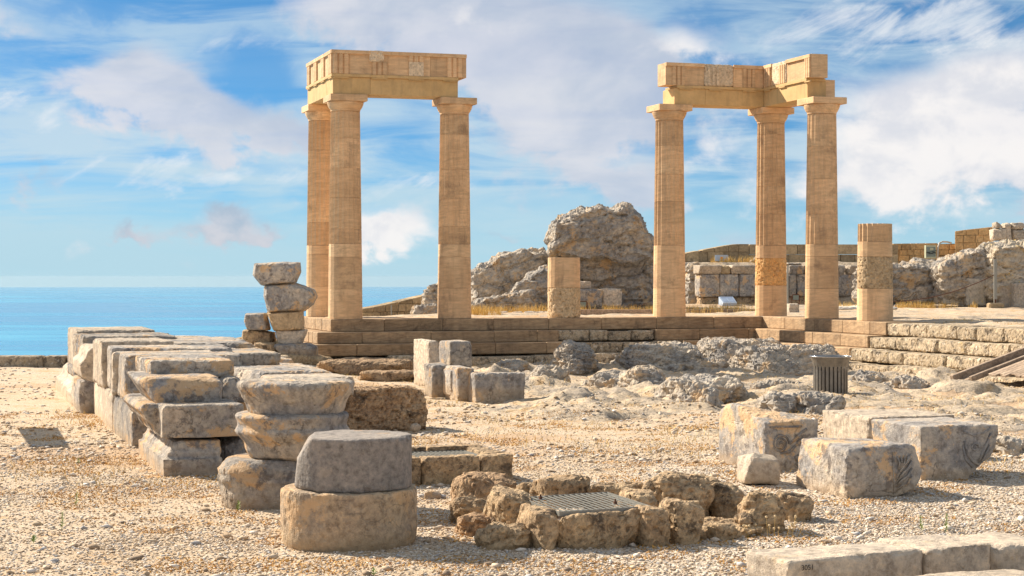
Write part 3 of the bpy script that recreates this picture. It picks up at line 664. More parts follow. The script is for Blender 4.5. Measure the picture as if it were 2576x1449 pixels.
def entab_left():
    r = thing('entablature', 'corner entablature with a carved frieze lying across the left group of columns', 'entablature', (colA.x, colA.y, ZA), TH)
    h = .40; xe = 2.84 - .02
    sub('architrave_block', cbox(-h, -h, .002, .55, h, z1, .006), M['smooth_sandstone'], r)
    sub('architrave_block', cbox(.553, -h, .002, xe, h, z1, .006), M['smooth_sandstone'], r)
    sub('architrave_block', cbox(-h, h + .003, .002, h, 2.85, z1, .006), M['smooth_sandstone'], r)
    t = .045
    sub('taenia', cbox(-h - t, -h - t, z1 + .002, .55, h, zt, .004), M['smooth_sandstone'], r)
    sub('taenia', cbox(.553, -h - t, z1 + .002, xe + .0, h, zt, .004), M['smooth_sandstone'], r)
    sub('taenia', cbox(-h - t, h + .003, z1 + .002, h, 2.86, zt, .004), M['smooth_sandstone'], r)
    f = .405
    cuts_ = [-f, 0.0, 1.37, 2.30, xe + .22]
    xs = [(-f, .02), (.023, 1.0), (1.003, 2.1), (2.103, xe + .22)]
    for x0, x1 in xs: sub('frieze_block', cbox(x0, -f, zt + .002, x1, .30, zf, .006), M['sandstone'], r)
    sub('frieze_block', cbox(-f, .303, zt + .002, .30, 1.6, zf, .006), M['sandstone'], r)
    sub('frieze_block', cbox(-f, 1.603, zt + .002, .30, 2.9, zf, .006), M['sandstone'], r)
    tw, sp = .40, .965
    for k, a in enumerate((-f, -f + sp + .02, -f + 2 * sp, -f + 3 * sp + .04)):
        a = min(a, xe + .22 - tw)
        if k == 1: triglyph(r, a, tw, -f, zt + .004, .31, 1); sub('repair_stone', rocky(cbox(a - .06, -f - .052, zt + .318, a + tw * .8, -f + .05, zf + .012, .004), .02, .008, .08, .3, 1, pits=.01), M['pale_patch'], r, label='pale pitted stone set into the frieze')
        elif k == 2: sub('repair_stone', cbox(a + .01, -f - .040, zt + .004, a + tw - .01, -f + .05, zt + .355, .004), M['pale_patch'], r, label='pale square stone set low in the frieze'); triglyph(r, a, tw, -f, zt + .358, .14, 1)
        else: triglyph(r, a, tw, -f, zt + .004, .49, 1)
        regula(r, min(a, xe - tw), tw, -h, z1, 1)
    sub('frieze_band', cbox(-f - .045, -f - .05, zf - .09, xe + .22, -f + .001, zf + .002, .004), M['sandstone'], r)
    # left face: bars drawn in a turned child frame
    for k in range(4):
        y0 = -f + .02 + k * .93; w = .38
        if k == 3: w = .34
        t2 = join(*[cbox(-f - .04, y0 + i * w / 3 + .012, zt + .004, -f + .01, y0 + (i + 1) * w / 3 - .012, zf - .09, .006) for i in range(3)])
        sub('triglyph', t2, M['sandstone'], r)
        sub('regula', cbox(-h - .04, y0, z1 - .03, -h, y0 + w, z1, .003), M['smooth_sandstone'], r)
        sub('frieze_band', cbox(-f - .05, y0 - .0, zf - .09, -f + .001, y0 + (.93 if k < 3 else .4) - .004, zf + .002, .004), M['sandstone'], r)
entab_left()
def entab_right():
    r = thing('entablature', 'L shaped entablature with a white weathered frieze block on the right group of columns', 'entablature', (colC.x, colC.y, ZA), TH)
    h = .40; t = .045; f = .405
    sub('architrave_block', cbox(-.02, -h, .002, .86, h, z1, .006), M['smooth_sandstone'], r)
    sub('architrave_block', cbox(-.02 + .883, -h, .002, SP - h - .003, h, z1, .006), M['smooth_sandstone'], r)
    sub('architrave_block', cbox(SP - h, -SP - .0, .002, SP + .12, h, z1, .006), M['smooth_sandstone'], r)
    sub('architrave_block', cbox(SP + .123, -SP + .05, .002, SP + .40, h, z1 + .06, .006), M['sandstone'], r)
    sub('taenia', cbox(.05, -h - t, z1 + .002, SP - h - t - .003, h, zt, .004), M['smooth_sandstone'], r)
    sub('taenia', cbox(SP - h - t, -SP - .02, z1 + .002, SP + .10, h, zt, .004), M['smooth_sandstone'], r)
    sub('frieze_block', cbox(-.27, -f, zt + .002, .82, .16, zf, .006), M['sandstone'], r)
    wb = rocky(cbox(.825, -f - .03, zt + .002, 1.66, .15, zf + .0, .01), .025, .010, .1, .4, 2, pits=.012)
    sub('frieze_block', wb, M['pale_patch'], r, label='whitish weathered frieze block with worn bars')
    sub('frieze_block', cbox(1.665, -f, zt + .002, SP - f - .003, .16, zf - .02, .006), M['sandstone'], r)
    x0 = SP - f
    sub('frieze_block', cbox(x0, -.95, zt + .002, x0 + .46, .16, zf, .006), M['sandstone'], r)
    sub('frieze_block', rocky(cbox(x0 - .03, -1.80, zt + .002, x0 + .46, -.953, zf + .0, .01), .025, .008, .1, .4, 2, pits=.012), M['pale_patch'], r, label='pale pitted frieze block in the wing')
    sub('frieze_block', cbox(x0, -SP - .22, zt + .002, x0 + .46, -1.803, zf + .01, .006), M['sandstone'], r)
    for a in (-.10, 1.93): triglyph(r, a, .38, -f, zt + .004, .49, 1)
    for a in (.92,): sub('triglyph', join(*[cbox(a + i * .125, -f - .055, zt + .02, a + i * .125 + .07, -f - .02, zf - .09, .012) for i in range(3)]), M['pale_patch'], r)
    for a0, a1 in ((-.27, .82), (1.665, SP - f)): sub('frieze_band', cbox(a0, -f - .05, zf - .09, a1, -f + .001, zf + .002, .004), M['sandstone'], r)
    for y0 in (-.86, -1.74, -SP - .20):
        w = .36 if y0 > -2 else .30
        sub('triglyph', join(*[cbox(x0 - .045, y0 + i * w / 3 + .010, zt + .004, x0 + .01, y0 + (i + 1) * w / 3 - .014, zf - .09, .006) for i in range(3)]), M['sandstone'], r)
        sub('regula', cbox(x0 - .04, y0, z1 - .03, x0 + .005, y0 + w, z1, .003), M['smooth_sandstone'], r)
    for y0, y1 in ((-.95, -f - .06), (-SP - .22, -1.8)): sub('frieze_band', cbox(x0 - .05, y0, zf - .09, x0 + .001, y1, zf + .004, .004), M['sandstone'], r)
    for a in (.10, .95, 1.93): regula(r, a, .38, -h, z1, 1)
entab_right()
# ------------------------------------------------------------------ blocks of the court
def wid(xl, xr, Z, th):              # width along the turned axis between two photo columns
    kr = (xr - CX) / F; X = (xl - CX) / F * Z
    return (kr * Z - X) / (math.cos(R(th)) - kr * math.sin(R(th)))
def blk(name, label, cat, xl, xr, yb, yt, dv, Z=None, th=17.5, mat='marble', vox=.025, amp=.010, zb=None, shape=None, group=None, tilt=0, **kw):
    if Z is None: g = G(xl, yb); Z = g.y; z0 = g.z
    else: z0 = EYE + (HY - yb) / F * Z
    if zb is not None: z0 = zb
    h = EYE + (HY - yt) / F * Z - z0; X = (xl - CX) / F * Z; w = wid(xl, xr, Z, th)
    j = random.Random(int(xl * 7 + yt))
    if shape is None:
        q = lambda s: j.uniform(-s, s)
        s = hull([(x * w + q(.012), y * dv + q(.015), z * h + (q(.012) if z else -.03)) for x in (0, 1) for y in (0, 1) for z in (0, 1)])
    else: s = shape(w, dv, h)
    kw.setdefault('chip', .3)
    me = rocky(s, vox, amp, **kw)
    o = link(name, me, M[mat] if isinstance(mat, str) else mat, None, (X, Z, z0), R(th), label, cat, group)
    if tilt: o.rotation_euler = (R(tilt), 0, R(th))
    return o
def px(o, x, y, Z): return P(x, y, Z)
L0 = Vector((-3.06, 15.9, 0))        # front corner of the long row on the left
def rowblk(label, t0, t1, off, w, z0, z1, mat='marble', cat='stone block', name='stone_block', shape=None, vox=.024, amp=.010, **kw):
    p = L0 + V * t0 + U * off
    if z0 <= 0: z0 = gz(p.x, p.y) - .05
    d = t1 - t0 - .015; h = z1 - z0 - .004
    if shape is None:
        j = random.Random(int(t0 * 97 + z1 * 31)); q = lambda s: j.uniform(-s, s)
        s = hull([(x * w + q(.015), y * d + q(.006), z * h + (q(.01) if z else 0)) for x in (0, 1) for y in (0, 1) for z in (0, 1)])
    else: s = shape(w, d, h)
    kw.setdefault('chip', .3)
    return link(name, rocky(s, vox, amp, **kw), M[mat], None, (p.x, p.y, z0), TH, label, cat, 'stones of the long row on the left')
# --- front stack of the row
sh = lambda w, d, h: join(box(0, 0, -.05, w, d, h * .52), box(.045, .05, h * .4, w - .03, d, h * .70), hull([(.06, .06, h * .6), (w, .06, h * .6), (.06, d, h * .6), (w, d, h * .6), (.10, .10, h), (w, .10, h), (.10, d, h), (w, d, h)]))
blk('stone_block', 'grey base block stepping in twice, lowest of the front stack of the long row', 'stone block', 411, 560, 1201, 1113, 2.1, 15.9, zb=-.02, shape=sh, vox=.016)
blk('rough_block', 'cracked brown base block in shade, right beside the moulded base block', 'stone block', 561, 618, 1196, 1104, 1.2, 16.15, zb=-.03, shape=lambda w, d, h: hull([(0, .15, 0), (w, 0, 0), (0, .1, h * .7), (w, .02, h), (0, .5, h), (w, d, h), (0, d, 0), (w, d, 0)]), amp=.025)
sh2 = lambda w, d, h: join(box(0, 0, 0, w, d, h), prism([(-.13, h * .98), (-.17, h * .8), (-.12, h * .62), (-.10, h * .45), (-.03, h * .3), (0, 0), (.05, 0), (.05, h)], .30, d))
blk('moulded_block', 'rust stained block with a broken moulding on its left, second in the front stack', 'stone block', 408, 613, 1102, 1021, 1.9, 15.98, shape=sh2, vox=.016)
sh3 = lambda w, d, h: hull([(0, 0, 0), (w, 0, 0), (0, d, 0), (w, d, 0), (-.0, 0, h * .45), (-.10, .12, h), (w, 0, h * .8), (w - .03, .1, h), (-.16, d, h), (w, d, h), (-.16, .3, h * .8)])
blk('cornice_block', 'cornice block with a chipped top edge, third up in the front stack', 'stone block', 397, 559, 1021, 951, 1.3, 16.34, shape=sh3, vox=.015, chip=.6)
blk('rough_block', 'small rough brown block wedged beside the chipped cornice block', 'stone block', 560, 629, 1016, 950, .7, 16.9, shape=lambda w, d, h: hull([(0, 0, 0), (w * .9, .05, 0), (0, d, 0), (w, d, 0), (0, .04, h * .8), (w * .5, .12, h), (w, .1, h * .5), (w, d, h * .9), (0, d, h)]), amp=.02)
blk('slab', 'flat grey slab with worn hollows, uppermost of the front stack', 'stone slab', 375, 589, 946, 907, 1.25, 17.03, vox=.016, chip=.5, pits=.012)
# --- long row: lower stones
rowblk('tall block with a rust brown front, lower stone right behind the front stack', 2.7, 5.0, 0, 1.15, 0, .40, vox=.03)
rowblk('narrow pitted lower stone with a pale lit side, third along the long row', 5.0, 6.4, .0, 1.1, 0, .44, 'pale_marble')
rowblk('smooth lower stone with a pale lit side, fourth along the long row', 6.4, 8.0, .03, 1.1, 0, .42, 'pale_marble')
rowblk('rough lower stone jutting out to the left, in the middle of the long row', 8.0, 9.6, -.15, 1.0, 0, .40, amp=.02)
mould = lambda w, d, h: prism([(-.0, -.0), (-.0, h * .5), (.10, h * .62), (.12, h * .85), (.2, h), (w, h), (w, 0)], 0, d)
rowblk('lower stone with a worn sloping shoulder, towards the far end of the long row', 9.6, 11.0, -.14, 1.0, 0, .34, 'pale_marble', shape=mould, amp=.018)
rowblk('low moulded stone, last but one at the far end of the long row', 11.0, 12.5, -.12, 1.0, 0, .36, 'pale_marble', shape=mould)
rowblk('low S shaped moulded stone at the very far end of the long row', 12.5, 14.2, -.10, 1.0, 0, .38, 'pale_marble', shape=mould)
# --- long row: upper stones
rowblk('tall grey block with a rounded lower corner, upper stone right behind the front stack', 3.65, 4.7, .02, 1.25, .41, .91, vox=.025, chip=.45)
rowblk('thin upright slab squeezed behind the tall grey block of the long row', 4.72, 5.05, -.02, 1.15, .42, .90, 'pale_marble')
rowblk('upright slab with a straight dark joint, third upper stone of the long row', 5.08, 5.9, .0, 1.4, .45, .93)
rowblk('thick upper slab with a shadowed gap beside it, fourth upper stone of the long row', 5.95, 7.5, -.04, .85, .42, .98, 'pale_marble', amp=.014)
curv = lambda w, d, h: prism([(.06, 0), (-.03, h * .15), (-.06, h * .55), (.02, h * .68), (.05, h * .9), (.1, h), (w, h), (w, 0)], 0, d)
rowblk('curved moulded upper stone bulging to the left, in the middle of the long row', 8.0, 9.5, -.10, 1.0, .38, .84, 'pale_marble', shape=curv)
rowblk('upper block with a broken dark top edge, towards the far end of the long row', 9.5, 11.0, -.02, 1.3, .34, .93, amp=.02, chip=.6)
rowblk('tall upper block with a flat pale top, at the far end of the long row', 11.0, 12.7, .0, 1.15, .36, .98, 'pale_marble')
rowblk('small block between the moulded stone and the tall end block of the long row', 9.5, 11.0, -.12, .1, .34, .50)
# --- second row of slabs lying behind
def slab(label, xl, xr, yb, yt, dv, Z, mat='marble', supports=True, **kw):
    o = blk('slab', label, 'stone slab', xl, xr, yb, yt, dv, Z, mat=mat, vox=.03, group='flat slabs behind the front stacks', **kw)
    return o
slab('flat slab with a thin raised strip, behind the tall blocks of the long row', 490, 706, 918, 891, 1.25, 20.7, chip=.4)
slab('wide flat slab with long worn grooves on top, left of the capital stack', 646, 836, 968, 934, 1.3, 18.7, shape=lambda w, d, h: hull([(.0, 0, 0), (w, 0, 0), (-.28, d, 0), (w, d, 0), (.05, 0, h), (w - .02, 0, h), (-.25, d, h), (w - .15, d, h)]), pits=.012)
slab('pale slab partly hidden behind the great round capital', 692, 893, 990, 951, .85, 17.6, 'pale_marble')
slab('long dark edged slab with a second ledge beneath it, far back in the row', 414, 624, 882, 865, 1.6, 23.0, shape=lambda w, d, h: join(box(0, 0, -.3, w + .2, d, h * .2), box(.02, .18, 0, w + .1, d, h)))
slab('slab with a sloping left end, lying beyond the long dark edged slab', 400, 618, 866, 855, 1.3, 24.8, zb=.55)
slab('small pale slab lying on top at the back of the row', 434, 532, 856, 848, .7, 26.4, 'pale_marble')
rowblk('block buried under the slabs, seen dark in the gap right of the front stack', 2.0, 3.5, .95, 1.0, 0, .58, amp=.02)
rowblk('broad block carrying the flat slabs of the second row', 4.4, 6.6, 1.3, 1.15, 0, .66, amp=.02)
rowblk('long block carrying the dark edged slab at the back', 6.9, 10.6, 1.05, 1.4, 0, .70, amp=.02)

# --- the stack of round mouldings
def lathe_block(name, label, cat, cx, cy, z, prof, mat='marble', n=56, planes=(), vox=.014, amp=.008, group=None, offs=None, **kw):
    s = lathe(prof, n)
    if planes: s = cut(s, planes)
    kw.setdefault('chip', .3)
    return link(name, rocky(s, vox, amp, **kw), M[mat], None, (cx, cy, z), R(20), label, cat, group)
cX, cY = (738 - CX) / F * 13.95, 13.95
def ringz(y): return EYE + (HY - y) / F * (cY - .38)
def cap(rs):  # list of (radius in px, y)
    return [(r / F * (cY - .1), ringz(y)) for r, y in rs]
pr = cap([(124, 1290), (126, 1240), (128, 1222), (134, 1216), (130, 1200), (134, 1190), (118, 1168), (110, 1160)])
lathe_block('base_drum', 'cracked round drum with mouldings, lowest of the round capital stack', 'stone drum', cX - .17, cY, -.0, [(r, z) for r, z in pr], 'marble', chip=.6, amp=.014)
pr = cap([(106, 1161), (118, 1140), (122, 1118), (142, 1098), (146, 1090), (140, 1084), (136, 1078), (140, 1062), (145, 1054), (138, 1047), (118, 1044)])
lathe_block('capital', 'round stone with two flaring rims, in the middle of the round capital stack', 'stone capital', cX - .01, cY, -.0, pr, 'marble', chip=.5, amp=.010)
pr = cap([(116, 1056), (124, 1034), (126, 1022), (130, 1012), (134, 1006), (145, 984), (148, 976), (146, 968), (136, 963)])
lathe_block('capital', 'broad pale capital with a chipped overhanging rim, topmost of the round capital stack', 'stone capital', cX + .02, cY, -.0, pr, 'marble', chip=.6, amp=.012)
# --- the two front drums
dX, dY = (877.5 - CX) / F * 11.95, 11.95
lathe_block('column_drum', 'large squat drum with warm tool marks, lower of the two front drums', 'stone drum', dX, dY, 0, [(.42, -.03), (.435, .0), (.447, .04), (.449, .35), (.444, .365)], 'warm_drum', chip=.15, amp=.009, vox=.013, pits=.006)
lathe_block('column_drum', 'smooth dark grey drum with its left shoulder sliced away, on top of the front drum', 'stone drum', dX + .025, dY + .01, .364, [(.380, .0), (.387, .012), (.389, .33), (.386, .345)], 'dark_drum', planes=[((-.345, .02, .29), (-.55, .16, .80)), ((-.362, .02, .20), (-.85, .2, .48)), ((-.378, .02, .08), (-.97, .2, .12))], chip=.15, amp=.005, vox=.013)

# --- curb with a grating, left of centre
def curb(label, loc, rz, w, d, h, t, cuts, mat, group=None):
    r = thing('curb', label, 'stone curb', loc, rz, group)
    xs = [0] + cuts + [w]
    for i in range(len(xs) - 1): sub('stone', rocky(box(xs[i] + .004, 0, -.05, xs[i + 1] - .004, t, h), .018, .010, .12, .4, 2, pits=.008), M[mat], r)
    for i, (a, b) in enumerate(((0, w * .55), (w * .55, w))): sub('stone', rocky(box(a + .004, d - t, -.05, b - .004, d, h + .01), .022, .010, .12, .4, 2), M[mat], r)
    for x in (0, w - t): sub('stone', rocky(box(x + .002, t + .004, -.05, x + t - .002, d - t - .004, h + .005), .022, .012, .12, .4, 2), M[mat], r)
    return r
def grating(label, loc, rz, w, d, n, tilt=(0, 0), bar=.004, m=5):
    r = thing('grating', label, 'metal grating', loc, rz); r.rotation_euler = (tilt[0], tilt[1], rz)
    for a in ((0, 0, w, .006), (0, d - .006, w, d), (0, .0075, .006, d - .0075), (w - .006, .0075, w, d - .0075)):
        sub('frame_bar', box(a[0], a[1], -.02, a[2], a[3], .010), M['galvanised'], r)
    for i in range(n):
        x = w * (i + 1) / (n + 1)
        if i == 0: me = new_mesh('bar', *box(-bar, .008, .003, bar, d - .008, .009))
        link('bar', me, M['galvanised'], r, (x, 0, 0))
    sub('cross_rods', join(*[box(.008, d * (k + .5) / m - .003, -.002, w - .008, d * (k + .5) / m + .003, .0028) for k in range(m)]), M['galvanised'], r)
    return r
c0 = G(958, 1226)
curb('brown pitted stone curb round a sunken grating, behind the two front drums', (c0.x, c0.y, -.0), R(20), 1.18, .98, .235, .19, [.36, .88], 'conglomerate')
g0 = c0 + Vector((math.cos(R(20)) * .2 - math.sin(R(20)) * .2, math.sin(R(20)) * .2 + math.cos(R(20)) * .2, .20))
grating('pale metal grating sunk inside the square stone curb', g0, R(20), .78, .58, 19)
# --- brown conglomerate block with a grating beside it
def congl(w, d, h):
    return join(hull([(0, 0, 0), (w, .0, 0), (0, d, 0), (w, d, 0), (.02, 0, h * .85), (.1, .03, h * .95), (w * .75, 0, h), (w - .02, .05, h * .9), (.05, d, h * .9), (w, d, h * .85)]), hull([(w - .1, 0, 0), (w + .02, .05, 0), (w + .02, .5, 0), (w, .1, h * .6), (w - .1, 0, h * .6), (w - .1, .5, h * .6)]))
blk('rough_block', 'big reddish brown pitted block with a dark hole at its foot, behind the capital stack', 'stone block', 873, 1073, 1088, 972, .75, 20.6, shape=congl, mat='red_conglomerate', vox=.020, amp=.040, pits=.035, chip=.4, scale=.25, crack=.02, csize=.25)
grating('small grating between the brown pitted block and the pale slab', P(878, 991, 20.9), R(17), .26, .36, 9)
blk('cobble', 'smooth dark cobble lying at the foot of the brown pitted block', 'stone', 1030, 1060, 1089, 1066, .12, 20.4, th=5, mat='marble', vox=.012, shape=lambda w, d, h: hull([(w * (.5 + .5 * math.cos(a) * math.sin(b)), d * (.5 + .5 * math.sin(a) * math.sin(b)), h * (.5 + .5 * math.cos(b))) for a in np.linspace(0, 5.6, 10) for b in (0.3, .9, 1.57, 2.2, 2.8)]))

# --- block group in the middle of the court
mid = 'blocks grouped in the middle of the court'
g1 = G(1195, 1014)
def mblk(label, xl, xr, yb, yt, dv, Z, mat='marble', **kw): return blk('stone_block', label, 'stone block', xl, xr, yb, yt, dv, Z, mat=mat, vox=.024, group=mid, **kw)
mblk('wide block with a pecked front and a chipped top edge, nearest of the middle group', 1195, 1323, 1015, 941, .62, 27.0, chip=.5, amp=.014, pits=.008)
mblk('narrow block with a bright left side, second from the right in the middle group', 1152, 1194, 1008, 926, .80, 27.3)
mblk('cracked leaning piece wedged in the gap of the middle group', 1134, 1152, 1000, 930, .5, 27.6, shape=lambda w, d, h: hull([(.03, 0, 0), (w, 0, 0), (0, d, 0), (w, d, 0), (-.02, 0, h * .45), (.0, .03, h), (w, 0, h), (w, d, h), (0, d, h)]))
mblk('brown spotted square block, left one of the front blocks of the middle group', 1088, 1136, 996, 918, .55, 28.0)
mblk('tall pecked block standing at the left back of the middle group', 1080, 1104, 972, 858, 1.0, 29.0, mat='pale_marble')
mblk('upright block with tan blotches, behind the front blocks of the middle group', 1133, 1187, 960, 860, .75, 29.6)

# --- carved blocks on the right
def spiral(cx, cz, r0, turns, r, y=-.002, start=0, dirn=1, n=70):
    return tube([(cx + r0 * (1 - t * .93) * math.cos(start + dirn * t * turns * 2 * math.pi), y, cz + r0 * (1 - t * .93) * math.sin(start + dirn * t * turns * 2 * math.pi)) for t in np.linspace(0, 1, n)], r, 5)
b = blk('carved_block', 'tall block with a broken top and a carved spiral on its front', 'carved block', 1924, 2056, 1194, 1062, 1.05, 16.2, shape=lambda w, d, h: hull([(0, 0, 0), (w, 0, 0), (0, d, 0), (w, d, 0), (0, 0, h - .01), (.0, .28, h + .05), (-.02, .62, h + .13), (.03, .85, h + .12), (w * .9, 0, h + .02), (w + .04, .05, h), (w + .02, .5, h), (.02, d, h + .02), (w, d, h - .1)]), mat='marble', vox=.014, chip=.35, amp=.012)
car = join(spiral(.15, .27, .085, 2.6, .012, -.002, 0), tube([(.235, -.002, .27), (.30, -.002, .31), (.36, -.002, .37), (.41, -.002, .40)], 0.0145, 6), tube([(.15, -.002, .185), (.24, -.002, .20), (.31, -.002, .26), (.38, -.002, .32)], 0.0130, 6), spiral(.31, .08, .035, 1.5, .009, -.002, 1.5, -1, 40), tube([(.31, -.002, .115), (.29, -.002, .15), (.33, -.002, .17)], 0.0087, 6), box(.04, -.012, .415, .36, .01, .432))
sub('carving', car, M['marble'], b, smooth=True)
blk('rough_block', 'small pale grey stone leaning in front of the tall carved block', 'stone', 1880, 1968, 1219, 1142, .35, 15.1, th=10, shape=lambda w, d, h: hull([(-.03, .02, 0), (w * .9, -.02, 0), (0, d, 0), (w, d, 0), (.03, .0, h * .85), (.08, .1, h), (w, .02, h * .72), (w * .97, .2, h * .88), (.02, d, h * .8)]), mat='pale_marble', vox=.014, amp=.008)
b = blk('carved_block', 'broad block with a rough left side and faint carved leaves, nearest carved block', 'carved block', 2131, 2322, 1255, 1133, .92, 14.3, shape=lambda w, d, h: hull([(0, 0, 0), (w * .6, -.01, -.01), (w * .85, .0, .03), (w, .1, .08), (0, d, 0), (w, d, 0), (0, .02, h), (.02, .1, h + .02), (w * .62, .02, h + .03), (w * .9, .04, h + .02), (w * 1.0, .12, h * .8), (w * 1.03, .05, h * .45), (.05, d, h + .02), (w, d, h), (w * 1.04, .2, h * .3)]), mat='marble', vox=.014, chip=.5, amp=.013)
car = join(*[tube([(.43 + .0 * k, .0, .05 + .03 * k), (.48, -.010, .09 + .045 * k), (.53, -.008, .10 + .06 * k), (.58, .012, .17 + .055 * k)], 0.0101, 6) for k in range(4)], *[tube([(.45, -.002, .22), (.46 + .02 * k, -.012, .27), (.44 + .035 * k, -.002, .32)], 0.0087, 6) for k in range(4)], box(.405, -.006, .02, .411, .01, .36))
sub('carving', car, M['marble'], b, smooth=True)
def r3(w, d, h): return join(hull([(0, 0, 0), (w * .6, 0, 0), (0, d, 0), (w * .6, d, 0), (0, .01, h), (w * .6, 0, h), (0, d, h), (w * .6, d, h)]), hull([(w * .55, .0, .0), (w * .72, .02, .10), (w * .95, .08, .20), (w * .98, .03, .30), (w, .0, h), (w * .55, 0, h), (w * .55, d, 0), (w * .9, d, .1), (w, d, h), (w * .55, d, h)]))
b = blk('carved_block', 'long block with a smooth left half and a scroll carved, undercut right end', 'carved block', 2317, 2516, 1212, 1073, .88, 15.5, shape=r3, mat='marble', vox=.014, chip=.3, amp=.010)
car = join(spiral(.52, .28, .04, 1.6, .010, -.002, 0, 1, 40), tube([(.42, -.002, .34), (.44, -.002, .24), (.50, -.002, .16), (.56, -.002, .13)], 0.0130, 6), tube([(.40, -.002, .30), (.43, -.002, .18), (.50, -.002, .11)], 0.0116, 6), tube([(.56, -.002, .16), (.60, -.002, .24), (.65, -.002, .33), (.68, -.002, .40)], 0.0145, 6), tube([(.59, -.002, .15), (.63, -.002, .22), (.67, -.002, .30)], 0.0101, 6),
           tube([(.41, -.002, .42), (.50, -.002, .385), (.60, -.002, .40), (.68, -.002, .44)], 0.0101, 6))
sub('carving', car, M['marble'], b, smooth=True)
blk('stone_block', 'long pale block with a squared left end, farthest of the carved group', 'stone block', 2185, 2400, 1130, 1048, .95, 17.4, mat='pale_marble', vox=.022, chip=.4, zb=gz(3, 17.4) - .02)
# --- pale kerb at the lower right
k1 = P(1981, 1411, 9.5)
o = blk('kerb_slab', 'long pale kerb slab with a small black painted number, at the lower right', 'kerb stone', 1981, 2324, 1545, 1411, .42, 9.5, th=24, mat='pale_marble', vox=.013, amp=.007, chip=.45, zb=0)
def text(parent, s, size, loc, rot, mat, name='painted_number'):
    cu = bpy.data.curves.new(name, 'FONT'); cu.body = s; cu.size = size; cu.extrude = .0008
    t_ = bpy.data.objects.new(name, cu); COL.objects.link(t_); dg = bpy.context.evaluated_depsgraph_get()
    me = bpy.data.meshes.new_from_object(t_.evaluated_get(dg)); bpy.data.objects.remove(t_)
    me.materials.clear(); x = link(name, me, M[mat], parent, loc); x.rotation_euler = rot; return x
text(o, '3051', .040, (.075, -.013, .205), (R(90), 0, 0), 'paint_black')
blk('kerb_slab', 'second pale kerb slab, right of the numbered one and a little further back', 'kerb stone', 2333, 2500, 1470, 1384, .50, 9.86, th=24, mat='pale_marble', vox=.013, amp=.008, chip=.5, zb=.03)
blk('kerb_slab', 'end piece of the pale kerb, cut off by the right edge of the view', 'kerb stone', 2502, 2660, 1470, 1376, .50, 10.02, th=24, mat='pale_marble', vox=.02, amp=.008, chip=.4, zb=.03)
blk('kerb_slab', 'lower kerb slab in front of the pale kerb, at the very bottom right', 'kerb stone', 2190, 2640, 1560, 1482, .30, 9.0, th=22, mat='pale_marble', vox=.014, amp=.007, zb=-.02)
# ------------------------------------------------------------------ stones round the near grating
def lump(w, d, h, seed=0, top=.75, n=26, base=1.0):
    j = random.Random(seed); pts = []
    for k in range(n):
        a = 2 * math.pi * k / n * 3.0 + j.uniform(-.2, .2); lv = k % 3
        rx = (base, .97, top)[lv] * j.uniform(.9, 1.04); z = (-.05, h * j.uniform(.55, .8), h * j.uniform(.9, 1.04))[lv]
        c, s_ = math.cos(a), math.sin(a); q = (abs(c) ** 8 + abs(s_) ** 8) ** (-1 / 8)
        pts.append((w / 2 + w / 2 * rx * c * q, d / 2 + d / 2 * rx * s_ * q, z))
    return hull(pts)
def rock(name, label, cat, xl, xr, yb, yt, dv, Z=None, th=5, mat='bedrock', vox=.03, amp=.03, group=None, top=.75, parent=None, zlow=None, shape=None, **kw):
    if Z is None:
        g = G(xl, yb); Z = g.y
    z0 = EYE + (HY - yb) / F * Z; h = EYE + (HY - yt) / F * Z - z0; X = (xl - CX) / F * Z; w = wid(xl, xr, Z, th)
    sd = int(xl * 3 + yt)
    me = rocky((shape or (lambda w, d, h: lump(w, d, h, sd, top)))(w, dv, h), vox, amp, **kw)
    loc = Vector((X, Z, z0))
    if parent is not None: loc = loc - parent.location
    return link(name, me, M[mat], parent, loc, R(th), label, cat, group)
cg = thing('curb', 'rough brown stone curb around the near sloping grating', 'stone curb', tuple(G(1418, 1390)))
kw = dict(mat='conglomerate', vox=.016, amp=.018, pits=.026, scale=.2, chip=.1, crack=.004, csize=.16, parent=cg, smooth=False)
rock('stone', None, None, 1414, 1626, 1390, 1298, .24, th=19, top=.97, **kw)
rock('stone', None, None, 1618, 1696, 1383, 1284, .30, th=19, top=.93, **kw)
rock('stone', None, None, 1688, 1785, 1375, 1264, .36, th=19, top=.93, **kw)
rock('stone', None, None, 1348, 1422, 1391, 1288, .55, th=19, top=.93, **kw)
rock('stone', None, None, 1258, 1356, 1356, 1244, .56, 12.0, th=19, top=.92, **kw)
rock('stone', None, None, 1490, 1640, 1276, 1222, .28, 12.95, th=17, top=.9, **kw)
rock('stone', None, None, 1596, 1672, 1306, 1244, .5, 12.2, th=17, top=.85, **kw)
rock('stone', None, None, 1350, 1495, 1266, 1206, .34, 13.0, th=12, top=.9, **kw)
for x0, x1, yb, yt, dv in ((1280, 1700, 1386, 1345, .30), (1270, 1430, 1370, 1330, .75), (1640, 1960, 1368, 1338, .6)):
    rock('rubble_bed', None, None, x0, x1, yb, yt, dv, th=19, top=.95, **kw)
fr = 'rough stones around the near grating'
kw = dict(mat='conglomerate', vox=.016, amp=.030, pits=.026, scale=.24, chip=.15, crack=.014, csize=.2, group=fr, smooth=False)
rock('stone', 'long low rounded stone at the front left of the near grating', 'stone', 1200, 1352, 1389, 1330, .34, th=8, **kw)
rock('stone', 'flat pinkish stone stepping down beside the left side of the near grating', 'stone', 1152, 1282, 1356, 1304, .42, th=8, **{**kw, 'mat': 'red_conglomerate'})
rock('stone', 'layered stone between the flat pinkish stone and the big rounded one', 'stone', 1138, 1242, 1326, 1258, .40, th=8, **kw)
rock('stone', 'big rounded tan boulder at the back left of the near grating', 'boulder', 1146, 1308, 1286, 1204, .62, th=8, **{**kw, 'mat': 'red_conglomerate'})
